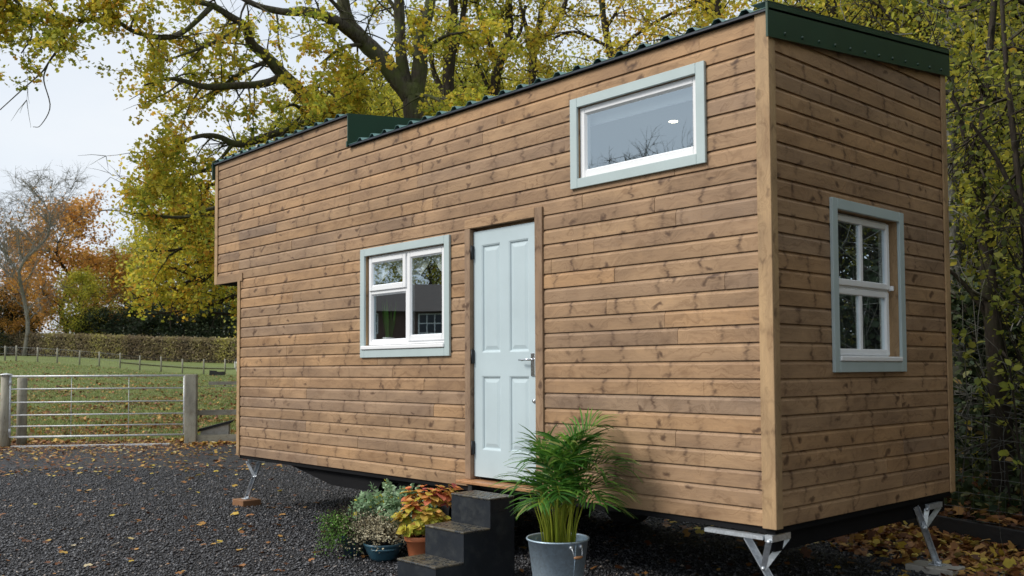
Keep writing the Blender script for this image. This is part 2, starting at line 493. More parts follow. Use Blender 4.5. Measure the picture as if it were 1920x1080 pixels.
M_HYD = leafmat('autumn_leaves', [(0, (.24, .32, .04)), (.35, (.58, .52, .08)), (.6, (.74, .42, .13)), (.8, (.74, .24, .10)), (1, (.68, .20, .20))], .35)
M_GLAUC = leafmat('glaucous_leaves', [(0, (.14, .26, .13)), (.6, (.33, .48, .29)), (.92, (.46, .60, .42)), (1, (.70, .62, .08))], .3)
M_MOSSY = leafmat('trailing_leaves', [(0, (.07, .19, .03)), (1, (.24, .45, .09))], .35)
M_DRIED = leafmat('dried_flower_heads', [(0, (.22, .17, .11)), (.5, (.40, .36, .24)), (1, (.60, .56, .42))], .2)

def ground_gravel():
    m, t, o = newmat('dark_gravel'); g = NT(t)
    c = g.n('ShaderNodeTexCoord').outputs['Object']
    v = g.n('ShaderNodeTexVoronoi', i_Scale=58.); g.l(c, v.inputs['Vector'])
    bw = g.n('ShaderNodeSeparateColor'); g.l(v.outputs['Color'], bw.inputs[0])
    col = g.ramp(bw.outputs[0], [(0, (.008, .008, .010)), (.6, (.028, .029, .034)), (.9, (.06, .064, .075)), (1, (.12, .10, .09))])
    n = g.noise(c, 1.4, 4)
    col = g.mix(1., col, g.ramp(n, [(.3, (.75, .75, .78)), (.7, (1.25, 1.2, 1.15))]), 'MULTIPLY')
    h = g.math('SUBTRACT', 1., g.math('MULTIPLY', v.outputs['Distance'], 1.6))
    g.pri(o, col, .6, g.bump(h, 1., .02), spec=.4)
    return m
def ground_grass():
    m, t, o = newmat('field_grass'); g = NT(t)
    c = g.n('ShaderNodeTexCoord').outputs['Object']
    n = g.noise(c, .35, 4); n2 = g.noise(c, 6, 5, .7); n3 = g.noise(c, 40, 3, .7)
    col = g.ramp(n2, [(.3, (.13, .16, .055)), (.55, (.22, .27, .09)), (.75, (.32, .34, .14))])
    col = g.mix(g.ramp(n, [(.45, (0, 0, 0)), (.7, (.7, .7, .7))]), col, (.16, .17, .06))
    col = g.mix(1., col, g.ramp(n3, [(.3, (.6, .6, .6)), (.7, (1.3, 1.3, 1.3))]), 'MULTIPLY')
    g.pri(o, col, .9, g.bump(g.math('ADD', n2, n3), .9, .08), spec=.2)
    return m
def ground_wood():
    m, t, o = newmat('woodland_soil'); g = NT(t)
    c = g.n('ShaderNodeTexCoord').outputs['Object']
    n = g.noise(c, 12, 6, .7)
    g.pri(o, g.ramp(n, [(.35, (.02, .014, .01)), (.7, (.09, .05, .03))]), .95, g.bump(n, .9, .05), spec=.1)
    return m
M_GRAVEL = ground_gravel(); M_GRASS = ground_grass(); M_WSOIL = ground_wood()
M_STONE = (lambda: None)

# ------------------------------------------------------------------ terrain
GA = np.array([-18.058, .543]); GB = np.array([-16.154, 3.516])       # the two gate posts
gd = (GB-GA)/np.linalg.norm(GB-GA); gn = np.array([-gd[1], gd[0]])   # gn points out into the field
def smooth(a, b, x):
    t = np.clip((x-a)/(b-a), 0, 1); return t*t*(3-2*t)
def ground_z(x, y):
    P = np.stack([np.asarray(x, float)-CAM[0], np.asarray(y, float)-CAM[1]], -1)
    f = np.array([-sin(YAW), cos(YAW)]); r = np.array([cos(YAW), sin(YAW)])
    d = P@f; l = P@r/np.maximum(d, 1)              # l: tangent to the right of the view axis
    rise = smooth(21, 66, d)*(1.35 + 1.0*smooth(-.30, -.55, l)) + smooth(62, 95, d)*1.35*(1-.4*smooth(-.30, -.55, l)) + np.maximum(d-95, 0)*.02
    wood_side = smooth(-.22, -.1, l)
    rise = rise*(1-wood_side*.5)
    return GZ + rise
def grid_mesh(name, xs, ys, zf, mat, keep=None):
    X, Y = np.meshgrid(xs, ys); Z = zf(X, Y)
    V = np.stack([X.ravel(), Y.ravel(), Z.ravel()], 1); nx = len(xs)
    Fs = []
    for j in range(len(ys)-1):
        for i in range(nx-1):
            a = j*nx+i
            if keep is None or keep((xs[i]+xs[i+1])/2, (ys[j]+ys[j+1])/2): Fs.append((a, a+1, a+nx+1, a+nx))
    me = bpy.data.meshes.new(name); me.from_pydata([tuple(v) for v in V], [], Fs)
    me.polygons.foreach_set('use_smooth', [True]*len(Fs)); me.update()
    o = link(me, name, mat, None); meta(o, kind='structure'); return o
xs = np.concatenate([np.linspace(-600, -160, 12), np.linspace(-150, 40, 120), np.linspace(60, 600, 12)])
ys = np.concatenate([np.linspace(-600, -80, 12), np.linspace(-70, 120, 110), np.linspace(140, 600, 12)])
grid_mesh('field', xs, ys, lambda x, y: ground_z(x, y)-.02, M_GRASS)
# gravel yard: a sheet bounded by the gate line and the sleeper
SA = np.array([.90, 2.98]); SB = np.array([-16.1, 9.98])
def sleeper_y(x): return SA[1]+(x-SA[0])*(SB[1]-SA[1])/(SB[0]-SA[0])
def yard():
    g0 = GA-gd*14; g1 = GB+gd*.2
    pts = [g0-gn*0, g1, (-15.6, sleeper_y(-15.6)), (12, sleeper_y(12)), (30, -8), (30, -40), (-20, -40)]
    # the yard's edge by the gate runs unevenly
    poly = []
    for t in np.linspace(0, 1, 40):
        p = g0+(g1-g0)*t + gn*(1.15+.22*sin(t*31)+.15*sin(t*77)); poly.append((p[0], p[1]))
    poly += [tuple(p) for p in pts[2:]]
    me = bpy.data.meshes.new('gravel_yard')
    me.from_pydata([(x, y, GZ+.004) for x, y in poly], [], [tuple(range(len(poly)))]); me.update()
    meta(link(me, 'gravel_yard', M_GRAVEL, None), kind='structure')
yard()
# woodland floor: a bank a sleeper's height above the yard
def woodfloor():
    V = []; Fs = []
    xs_ = np.linspace(-40, 14, 90); ws = [0.06, .5, 1.5, 4, 9, 18, 40]
    for x in xs_:
        for k, q in enumerate(ws):
            V.append((x+q*.2, sleeper_y(x)+q, GZ+.17+.05*sin(x*2.1+q)+.04*sin(x*5.3+q*3)+q*.012))
    n = len(ws)
    for i in range(len(xs_)-1):
        for k in range(n-1):
            a = i*n+k; Fs.append((a, a+n, a+n+1, a+1))
    me = bpy.data.meshes.new('woodland_floor'); me.from_pydata(V, [], Fs); me.update()
    meta(link(me, 'woodland_floor', M_WSOIL, None), kind='structure')
woodfloor()

# ------------------------------------------------------------------ the tiny house
H = .1096; L1, L2, ST, W = -7.43, -6.84, -4.56, 2.44
RT, RT2, OV, SLP = 3.06, 3.36, 1.955, .1124
WIN1 = (-1.625, -.448, 2.228, 2.878); WIN2 = (-4.347, -3.023, 1.0525, 2.057); WIN3 = (.680, 1.676, .908, 2.031)
DOOR = (-2.757, -2.011, .083, 2.063)
house = thing('tiny_house', (-3.5, 1.2, GZ), 'timber clad tiny house on a trailer with green metal roof and pale door', 'tiny house')
PROF = [(0, .0), (0, .082), (.0035, .090), (.0085, .0965), (.011, .1030), (.0145, .1045), (.0145, H)]   # (recess, height)
def board(mb, a, b, z0, z1, zc, plane, sgn, id):
    """one board: a..b along the wall, visible from z0 to z1 of the course that starts at zc.
       plane 'x': wall along X facing -Y; plane 'y': wall along Y facing +X*sgn"""
    pr = []
    for r, h in PROF: pr.append((r, zc+h))
    pts = []
    for (r, z) in pr:
        if z0-1e-6 <= z <= z1+1e-6: pts.append((r, z))
    def rec(z):
        for (ra, za), (rb, zb) in zip(pr, pr[1:]):
            if za <= z <= zb: return ra+(rb-ra)*(z-za)/(zb-za+1e-9)
        return 0
    if not pts or pts[0][1] > z0+1e-6: pts.insert(0, (rec(z0), z0))
    if pts[-1][1] < z1-1e-6: pts.append((rec(z1), z1))
    jit = random.uniform(-.0012, .0012)
    T = .0195
    prof = [(T, pts[0][1])]+[(r+jit if r < .005 else r, z) for r, z in pts]+[(T, pts[-1][1])]
    V = []; Wc = []; n = len(prof)
    for e in (a+.0006, b-.0006):
        for r, z in prof:
            V.append((e, r, z) if plane == 'x' else (-r*sgn, e, z)); Wc.append((e, z, id))
    Fs = [(i, i+n, i+n+1, i+1) for i in range(n-1)]+[tuple(range(n)), tuple(range(2*n-1, n-1, -1))]
    if plane == 'y' and sgn > 0: Fs = [tuple(reversed(f)) for f in Fs]
    if plane == 'x': Fs = [tuple(reversed(f)) for f in Fs]
    mb.add(V, Fs, Wc)
def clad(a0, a1, z0, topf, holes, plane, sgn, xoff=0., step=None):
    mb = MB(); k = 0
    while True:
        zc = k*H; k += 1
        if zc+H <= z0+1e-4: continue
        if zc > 3.7: break
        # joints along the course
        cuts = [a0]; x = a0+random.uniform(.8, 3.6)
        while x < a1-.25:
            cuts.append(x); x += random.uniform(1.8, 4.2)
        cuts.append(a1)
        for s0, s1 in zip(cuts, cuts[1:]):
            id = random.random()
            xb = {s0, s1}
            for h in holes: xb |= {v for v in h[:2] if s0 < v < s1}
            if step:
                v = s0
                while v < s1:
                    if topf(v) < zc+H*1.5 or True:
                        xb.add(v)
                    v += step
            for brk in (ST,):
                if plane == 'x' and s0 < brk < s1: xb.add(brk)
            xb = sorted(xb)
            for p, q in zip(xb, xb[1:]):
                m_ = (p+q)/2
                zt = topf(m_); za, zb = max(zc, z0), min(zc+H, zt)
                if zb-za < .004: continue
                segs = [(za, zb)]
                for h in holes:
                    if h[0] < m_ < h[1]:
                        ns = []
                        for (u, v) in segs:
                            if h[3] <= u or h[2] >= v: ns.append((u, v)); continue
                            if h[2] > u+.004: ns.append((u, h[2]))
                            if h[3] < v-.004: ns.append((h[3], v))
                        segs = ns
                for u, v in segs: board_x(mb, p, q, u, v, zc, plane, sgn, id, p in (s0,), q in (s1,), xoff)
    return mb
def board_x(mb, p, q, u, v, zc, plane, sgn, id, ja, jb, xoff):
    a = p+(.0012 if ja else -.0006); b = q-(.0012 if jb else -.0006)
    b0 = len(mb.v)
    board(mb, a, b, u, v, zc, plane, sgn, id)
    if xoff:
        for i in range(b0, len(mb.v)):
            x, y, z = mb.v[i]; mb.v[i] = (x+xoff, y, z)
IN = .05   # openings are cut a little inside the outer edge of the casings
def hole(wd, i=IN): return (wd[0]+i, wd[1]-i, wd[2]+i, wd[3]-i)
fholes = [hole(WIN1), hole(WIN2), (DOOR[0]-.02, DOOR[1]+.02, -.02, DOOR[3]+.02)]
fw = clad(L2, 0, 0.004, lambda x: RT if x > ST else RT2, fholes, 'x', 1)
fw2 = clad(L1, L2, OV, lambda x: RT2, [], 'x', 1)
# merge the overhang's boards into the front wall
b = len(fw.v); fw.v += fw2.v; fw.w += fw2.w; fw.f += [tuple(i+b for i in f) for f in fw2.f]; fw.sm += fw2.sm
fw.build('front_wall', M_CLAD, house)
clad(0, W, 0.004, lambda y: RT-.02+SLP*y, [hole(WIN3)], 'y', 1, step=.24).build('end_wall', M_CLAD, house)
clad(0, W, 0.004, lambda y: OV+.02, [], 'y', -1, xoff=L2).build('end_wall', M_CLAD, house)
clad(0, W, OV, lambda y: RT2+SLP*y-.02, [], 'y', -1, xoff=L1, step=.24).build('loft_end_wall', M_CLAD, house)
mb = MB(); mb.box(L2, -.0, W-.02, W, .0, RT+.2, id=.2); mb.box(L1, L2-.002, W-.02, W, OV, RT2+.2, id=.4); mb.build('back_wall', M_CLAD, house)
mb = MB()
mb.box(L1+.02, L2-.02, .02, W-.02, OV-.012, OV+.006, id=.3); mb.build('loft_soffit', M_BLACK, house)

# trims
def trim(x0, x1, y0, y1, z0, z1, g='z', mat=M_TRIM):
    m_ = MB(); m_.box(x0, x1, y0, y1, z0, z1, g, bev=.003); return m_.build('corner_trim', mat, house)
trim(-.083, .013, -.014, -.0005, -.006, RT+.012)
trim(.0005, .0135, .0005, .058, -.006, RT-.05)
trim(.0005, .0135, W-.065, W+.012, -.004, RT+.16)
trim(L2-.012, L2+.052, -.013, -.0005, -.004, OV-.002)
trim(L2-.0125, L2-.0005, .0, .06, -.004, OV-.014)
trim(L1-.012, L1+.060, -.013, -.0005, OV-.01, RT2-.01)
trim(L1-.0125, L1-.0005, .0, .06, OV-.01, RT2-.02)
m_ = MB(); m_.box(L1+.061, L2+.10, -.0125, -.0005, OV-.012, OV+.083, 'x', bev=.003); m_.build('loft_trim', M_CLAD, house)
m_ = MB(); m_.box(L1+.02, -.02, .03, W-.03, -.02, .0); m_.v = [(max(x, L2+.02), y, z) for x, y, z in m_.v]; m_.build('underfloor', M_BLACK, house)
m_ = MB(); m_.box(L2+.03, -.03, .012, .03, -.035, .006, id=.5); m_.box(-.03, -.012, .012, W-.02, -.035, .006, 'y', id=.7); m_.build('sole_batten', M_BLACK, house)

# roof sheets: ribs run up the slope, their ends show along the front eave
def sheet(x0, x1, zf, name, y0=-.035):
    mb = MB(); pitch = .2; yb = W+.05
    xs_ = [x1]; pr = [(x1, 0)]
    x = x1-.17
    while x > x0+.06:
        pr += [(x+.042, 0), (x+.018, .029), (x-.018, .029), (x-.042, 0)]
        x -= pitch
    pr.append((x0, 0))
    V = []; Wc = []; n = len(pr)
    def zz(y): return zf+SLP*(y)
    for dz in (.0, -.003):
        for y in (y0, yb):
            for (x, h) in pr: V.append((x, y, zz(y)+h+dz)); Wc.append((y, x, .3))
    Fs = []
    for i in range(n-1):
        Fs.append((i, i+1, n+i+1, n+i)); Fs.append((2*n+i, 3*n+i, 3*n+i+1, 2*n+i+1)); Fs.append((i, 2*n+i, 2*n+i+1, i+1)); Fs.append((n+i, n+i+1, 3*n+i+1, 3*n+i))
    mb.add(V, Fs, Wc)
    r = mb.build(name, M_TEAL, house)
    e = MB()
    e.add([(x0, y0+.004, zz(y0)-.018), (x1, y0+.004, zz(y0)-.018), (x1, y0+.004, zz(y0)-.0035), (x0, y0+.004, zz(y0)-.0035),
           (x0, yb, zz(yb)-.018), (x1, yb, zz(yb)-.018), (x1, yb, zz(yb)-.0035), (x0, yb, zz(yb)-.0035)],
          [(0, 1, 2, 3), (7, 6, 5, 4), (0, 4, 5, 1), (2, 6, 7, 3), (1, 5, 6, 2), (0, 3, 7, 4)])
    e.build('eave_strip', M_EAVE, r)
    # dark foam closers inside the rib ends
    return r
sheet(ST+.012, .03, RT+.024, 'roof')
sheet(L1-.03, ST+.004, RT2+.024, 'loft_roof')

def verge(xa, xb, zl, ztop, name, sg):
    mb = MB()
    ya, yb = -.045, W+.055
    z0a, z0b = zl+SLP*ya, zl+SLP*yb; z1a, z1b = ztop+SLP*ya, ztop+SLP*yb
    V = []
    for x in (xa, xb):
        V += [(x, ya, z0a), (x, yb, z0b), (x, yb, z1b), (x, ya, z1a)]
    mb.add(V, [(0, 1, 2, 3), (7, 6, 5, 4), (0, 4, 5, 1), (1, 5, 6, 2), (2, 6, 7, 3), (3, 7, 4, 0)])
    # the flange folded over the sheets
    xi = xa-.10*sg
    V = []
    for dz in (.004, .009):
        V += [(xi, ya, z1a+dz), (xb, ya, z1a+dz), (xb, yb, z1b+dz), (xi, yb, z1b+dz)]
    mb.add(V, [(0, 1, 2, 3), (7, 6, 5, 4), (0, 4, 5, 1), (1, 5, 6, 2), (2, 6, 7, 3), (3, 7, 4, 0)])
    return mb.build(name, M_GREEN, house)
fl = verge(.016, .030, 2.905, 3.112, 'verge_flashing', 1)
for k in range(12):
    y = .14+k*.2; z = 2.905+SLP*y+.035
    m_ = MB()
    prof = [(0.0, .008), (.006, .0075), (.010, .005), (.0115, 0)]
    V = []; Fs = []; n = 10
    for r_, h_ in prof:
        for j in range(n): V.append((.030+h_, y+r_*cos(2*pi*j/n), z+r_*sin(2*pi*j/n)))
    for i in range(len(prof)-1):
        for j in range(n): Fs.append((i*n+j, (i+1)*n+j, (i+1)*n+(j+1) % n, i*n+(j+1) % n))
    m_.add(V, Fs, None, True); m_.build('rivet', M_GREEN, fl)
verge(L1-.016, L1-.030, 3.19, 3.40, 'verge_flashing', -1)
# green cheek between the two roof levels
m_ = MB(); ya, yb = -.028, W+.05
V = [(x, y, z) for x in (ST-.001, ST+.011) for (y, z) in ((ya, RT+.03-.03), (yb, RT+.03+SLP*yb-.03), (yb, RT2+.028+SLP*yb), (ya, RT2+.028+SLP*ya))]
m_.add(V, [(0, 1, 2, 3), (7, 6, 5, 4), (0, 4, 5, 1), (1, 5, 6, 2), (2, 6, 7, 3), (3, 7, 4, 0)])
m_.box(ST+.0112, ST+.03, -.05, -.028, RT-.005, RT+.05, bev=.002)
m_.build('roof_cheek', M_GREEN, house)

# inner shell
def shell():
    mb = MB(); t0, t1 = .021, .10
    def wallx(y0, y1, x0, x1, z0, z1, holes):
        xb = sorted({x0, x1, *[h[0] for h in holes], *[h[1] for h in holes]})
        for p, q in zip(xb, xb[1:]):
            m = (p+q)/2; segs = [(z0, z1)]
            for h in holes:
                if h[0] < m < h[1]:
                    ns = []
                    for u, v in segs:
                        if h[2] > u: ns.append((u, h[2]))
                        if h[3] < v: ns.append((h[3], v))
                    segs = ns
            for u, v in segs: mb.box(p, q, y0, y1, u, v)
    wallx(t0, t1, L2+.03, -.03, 0, RT-.03, [hole(WIN1), hole(WIN2), (DOOR[0]-.02, DOOR[1]+.02, -.02, DOOR[3]+.02)])
    h = hole(WIN3)
    for (ya, yb, za, zb) in ((t1+.002, h[0], 0, RT), (h[1], W-.03, 0, RT+.05), (h[0], h[1], 0, h[2]), (h[0], h[1], h[3], RT)):
        mb.box(-.10, -.0215, ya, yb, za, zb)
    mb.build('inner_wall', M_ROOM, house)
    mb = MB(); mb.box(L2+.03, -.03, W-.1, W-.025, 0, RT); mb.box(L2+.03, L2+.1, .1, W-.1, 0, RT)
    mb.box(L2+.03, -.12, .102, W-.1, 2.93, 2.96); mb.build('inner_back_wall', M_ROOM, house)
    mb = MB(); mb.box(L2+.1, -.101, .102, W-.1, .0, .03); mb.build('room_floor', M_ROOMF, house)
    mb = MB(); mb.box(-4.75, -4.70, .102, W-.1, .03, 2.93); mb.build('partition', M_ROOM, house)
shell()

# windows ---------------------------------------------------------------
class TM(MB):
    """mesh builder with a transform: local (u along wall, w outwards, z up) -> world"""
    def __init__(s, kind): super().__init__(); s.kind = kind
    def b(s, u0, u1, w0, w1, z0, z1, bev=.002, g='x'):
        if s.kind == 'f': s.box(u0, u1, -w1, -w0, z0, z1, g, bev=bev)
        else: s.box(w0, w1, u0, u1, z0, z1, 'y' if g == 'x' else g, bev=bev)
def ring(tm, u0, u1, z0, z1, wl, wr, wb, wt, w0, w1, bev=.002):
    tm.b(u0, u0+wl, w0, w1, z0, z1, bev, 'z'); tm.b(u1-wr, u1, w0, w1, z0, z1, bev, 'z')
    tm.b(u0+wl+.0005, u1-wr-.0005, w0, w1, z0, z0+wb, bev); tm.b(u0+wl+.0005, u1-wr-.0005, w0, w1, z1-wt, z1, bev)
def bead(tm, u0, u1, z0, z1, w0, w1, d=.014):
    """splayed glazing bead round a pane"""
    def P(u, w_, z): return (u, -w_, z) if tm.kind == 'f' else (w_, u, z)
    O = [(u0, z0), (u1, z0), (u1, z1), (u0, z1)]; I = [(u0+d, z0+d), (u1-d, z0+d), (u1-d, z1-d), (u0+d, z1-d)]
    V = [P(u, w1, z) for u, z in O]+[P(u, w0, z) for u, z in I]
    Fs = [(i, (i+1) % 4, (i+1) % 4+4, i+4) for i in range(4)]
    if tm.kind != 'f': pass
    tm.add(V, Fs, None)
def pane(kind, u0, u1, z0, z1, w_, par):
    tm = TM(kind); q = [(u0-.004, z0-.004), (u1+.004, z0-.004), (u1+.004, z1+.004), (u0-.004, z1+.004)]
    tm.add([(u, -w_, z) if kind == 'f' else (w_, u, z) for u, z in q], [(0, 1, 2, 3)])
    p = tm.build('pane', M_GLASS, par); return p
def windowobj(kind, wd, rec, label):
    u0, u1, z0, z1 = wd; c = .068
    tm = TM(kind); ring(tm, u0, u1, z0, z1, c, c, c, c, .0004, .022, .0025)
    cs = tm.build('window', M_SAGE, house); cs['label'] = label
    tm = TM(kind); a = .0
    iu0, iu1, iz0, iz1 = u0+c, u1-c, z0+c, z1-c
    ring(tm, iu0-.017, iu1+.017, iz0-.017, iz1+.017, .0165, .0165, .0165, .0165, -.095, .0, .001)
    tm.build('reveal', M_TRIM, cs)
    return cs, (iu0, iu1, iz0, iz1)
# window 1: one wide fixed pane
cs, (a, b_, c_, d_) = windowobj('f', WIN1, .03, 'wide high window reflecting the sky')
tm = TM('f'); w0, w1 = -.075, -.012
ring(tm, a+.002, b_-.002, c_+.002, d_-.002, .045, .045, .05, .045, w0, w1, .004); bead(tm, a+.047, b_-.047, c_+.052, d_-.047, w1-.018, w1-.002)
fr = tm.build('frame', M_WHITE, cs); pane('f', a+.06, b_-.06, c_+.065, d_-.06, w1-.016, cs)
# window 2: small top light over a pane, tall pane at the right
cs, (a, b_, c_, d_) = windowobj('f', WIN2, .03, 'kitchen window of three panes in a pale frame')
tm = TM('f'); w0, w1 = -.085, -.022
mid = a+(b_-a)*.52; trz = c_+(d_-c_)*.615
ring(tm, a+.012, b_-.004, c_+.045, d_-.002, .04, .04, .04, .04, w0, w1, .004)
tm.b(mid-.028, mid+.028, w0, w1-.001, c_+.0855, d_-.0425, .003, 'z')
tm.b(a+.0525, mid-.0285, w0, w1-.001, trz-.022, trz+.022, .003)
fr = tm.build('frame', M_WHITE, cs)
def sash(u0, u1, z0, z1, par, kind='f', ww=(-.06, -.008), fw_=.045, nm='sash'):
    tm = TM(kind); ring(tm, u0, u1, z0, z1, fw_, fw_, fw_, fw_, ww[0], ww[1], .005); bead(tm, u0+fw_, u1-fw_, z0+fw_, z1-fw_, ww[1]-.016, ww[1]-.002, .012)
    s_ = tm.build(nm, M_WHITE, par); pane(kind, u0+fw_+.01, u1-fw_-.01, z0+fw_+.01, z1-fw_-.01, ww[1]-.014, par); return s_
sash(a+.035, mid-.012, trz+.008, d_-.022, cs)
pane('f', a+.055, mid-.03, c_+.09, trz-.024, -.045, cs)
tm = TM('f'); bead(tm, a+.052, mid-.028, c_+.085, trz-.022, -.043, -.024, .014); tm.build('bead', M_WHITE, cs)
sash(mid+.012, b_-.022, c_+.068, d_-.022, cs)
tm = TM('f'); tm.b(a-.045, b_+.004, -.08, .034, c_+.004, c_+.040, .006); tm.build('sill', M_WHITE, cs)
# window 3 in the end wall: two sashes of two panes
cs, (a, b_, c_, d_) = windowobj('e', WIN3, .055, 'end window of four panes, slightly open reveal at its right')
mid = (a+b_)/2-.03; tz = c_+(d_-c_)*.515; bR = b_-.055
tm = TM('e'); w0, w1 = -.09, -.048
ring(tm, a+.002, bR, c_+.03, d_-.004, .035, .035, .04, .04, w0, w1, .004)
tm.b(a+.0375, bR-.0355, w0, w1-.001, tz-.024, tz+.012, .003)
tm.build('frame', M_WHITE, cs)
def sash4(z0, z1, ww):
    u0, u1 = a+.012, bR-.008; f_ = .042
    tm = TM('e'); ring(tm, u0, u1, z0, z1, f_, f_, f_, f_, ww[0], ww[1], .005)
    m2 = (u0+u1)/2; tm.b(m2-.017, m2+.017, ww[0]+.005, ww[1]-.004, z0+f_, z1-f_, .003, 'z')
    tm.build('sash', M_WHITE, cs)
    for p, q in ((u0+f_, m2-.017), (m2+.017, u1-f_)): pane('e', p+.002, q-.002, z0+f_+.002, z1-f_-.002, ww[1]-.018, cs)
sash4(tz-.004, d_-.02, (-.07, -.026)); sash4(c_+.045, tz-.02, (-.08, -.036))
tm = TM('e'); tm.b(a+.002, b_-.004, -.08, .030, c_+.002, c_+.036, .006); tm.build('sill', M_WHITE, cs)
m_ = MB(); m_.box(-.045, -.01, bR-.004, bR+.02, tz-.01, tz+.025, bev=.004); m_.build('latch', M_WHITE, cs)

# door ------------------------------------------------------------------
dx0, dx1, dz0, dz1 = DOOR
DY = .022
df = MB()
df.box(dx0-.072, dx0-.004, -.016, .075, .062, dz1+.012, 'z', bev=.003)
df.box(dx1+.004, dx1+.085, -.016, .075, .062, dz1+.085, 'z', bev=.003)
df.box(dx0-.072, dx1+.0035, -.0155, .075, dz1+.0125, dz1+.085, 'x', bev=.003)
df.box(dx0-.0715, dx1+.0845, .0755, .095, dz1-.03, dz1+.06)
df.box(dx0-.07, dx0+.012, .0765, .095, .0, dz1-.0305, 'z'); df.box(dx1-.012, dx1+.07, .0765, .095, .0, dz1-.0305, 'z')
df.build('door_frame', M_CLAD, house)
def make_door():
    x0, x1, z0, z1 = dx0+.001, dx1-.001, dz0+.004, dz1-.014
    st, mu = .098, .10
    rails = [(z0, z0+.215), (z0+.80, z0+.985), (z1-.115, z1)]
    mx_ = (x0+x1)/2
    mb = MB()
    mb.box(x0, x0+st, DY, DY+.042, z0, z1, 'z'); mb.box(x1-st, x1, DY, DY+.042, z0, z1, 'z')
    for a_, b2 in rails: mb.box(x0+st, x1-st, DY, DY+.042, a_, b2)
    for (a_, b2) in ((rails[0][1], rails[1][0]), (rails[1][1], rails[2][0])): mb.box(mx_-mu/2, mx_+mu/2, DY, DY+.042, a_, b2, 'z')
    d = mb.build('door', M_DOOR, house); d['label'] = 'pale blue four panel door'
    for (a_, b2) in ((rails[0][1], rails[1][0]), (rails[1][1], rails[2][0])):
        for (p, q) in ((x0+st, mx_-mu/2), (mx_+mu/2, x1-st)):
            m_ = MB()
            # moulding slopes in, flat, then a raised field
            steps = [(0, 0), (.010, .004), (.017, .013), (.024, .013), (.052, .006)]
            V = []; Fs = []
            for k, (i_, dd) in enumerate(steps):
                for (u, v) in ((p+i_, a_+i_), (q-i_, a_+i_), (q-i_, b2-i_), (p+i_, b2-i_)): V.append((u, DY+.0005+dd, v))
            for k in range(len(steps)-1):
                for j in range(4): Fs.append((k*4+j, k*4+(j+1) % 4, (k+1)*4+(j+1) % 4, (k+1)*4+j))
            k = len(steps)-1; Fs.append((k*4, k*4+1, k*4+2, k*4+3))
            m_.add(V, Fs); m_.build('panel', M_DOOR, d)
    for z in (1.83, .99, .26):
        m_ = MB(); m_.box(dx0-.004, dx0+.010, -.004, DY+.006, z, z+.105, bev=.002); m_.tube([(dx0+.003, -.004, z-.004), (dx0+.003, -.004, z+.109)], .007, 8)
        m_.build('hinge', M_IRON, d)
    # lever handle on its backplate
    m_ = MB(); hx = x1-.052; hz = .985
    m_.box(hx-.022, hx+.024, DY-.009, DY-.0005, hz-.10, hz+.075, 'z', bev=.003)
    m_.tube([(hx, DY-.004, hz+.025), (hx, DY-.048, hz+.025)], .009, 10)
    m_.tube([(hx+.006, DY-.048, hz+.025), (hx-.03, DY-.05, hz+.026), (hx-.075, DY-.048, hz+.022), (hx-.115, DY-.043, hz+.024)], [.009, .009, .008, .007], 10)
    m_.build('handle', M_CHROME, d)
    m_ = MB(); V = []; m_.tube([(hx+.008, DY+.001, .70), (hx+.008, DY-.010, .70)], .013, 14); m_.build('keyhole', M_CHROME, d)
make_door()
m_ = MB(); m_.box(dx0-.085, dx1+.10, -.105, .075, .036, .060, 'x', bev=.004); m_.build('threshold', M_SILLW, house)
m_ = MB(); m_.box(dx0+.0, dx1+.02, .004, .019, -.004, .034, 'x', id=.6); m_.box(dx0+.05, dx0+.10, -.09, .003, -.02, .035, bev=.003); m_.build('threshold_bracket', M_SLEEPER, house)

# interior bits seen through the glass: curtains, spot lamps
def curtain(pts_top, zb, name='curtain'):
    pass
m_ = MB()
V = []; Fs = []
nx_, nz_ = 60, 8
for j in range(nz_+1):
    for i in range(nx_+1):
        u = i/nx_; v = j/nz_
        x = WIN2[0]+.088+u*(WIN2[1]-WIN2[0]-.176); sag = .30*(1-(2*((u*2) % 1)-1)**2) if False else 0
        hem = 1.97-(.05+.20*abs(sin(pi*(u*2.0+.5)))**.9)
        z = 1.99+(hem-1.99)*v
        V.append((x, .088+.007*sin(u*60+v*4), z))
for j in range(nz_):
    for i in range(nx_): a0_ = j*(nx_+1)+i; Fs.append((a0_, a0_+1, a0_+nx_+2, a0_+nx_+1))
m_.add(V, Fs, None, True); m_.build('curtain', M_CLOTH, house)
m_ = MB(); m_.box(WIN1[0]+.05, WIN1[1]-.05, .125, .14, 2.70, 2.87); m_.build('blind', M_CLOTH, house)
for (y_, nm) in ((.78, 0), (1.60, 1)):
    m_ = MB(); V = []; Fs = []
    for j in range(2):
        for i in range(25): V.append((-.13+.02*sin(i*1.3), y_+i*.0065, .45+j*1.6))
    for i in range(24): Fs.append((i, i+1, 26+i, 25+i))
    m_.add(V, Fs, None, True); m_.build('curtain', M_CLOTH, house)
def emis(name, col, st):
    m, t, o = newmat(name); g = NT(t); e = g.n('ShaderNodeEmission', i_Strength=st); e.inputs[0].default_value = (*col, 1); g.l(e.outputs[0], o.inputs[0]); return m
M_LAMP = emis('lit_lamp', (1, .85, .6), 9)
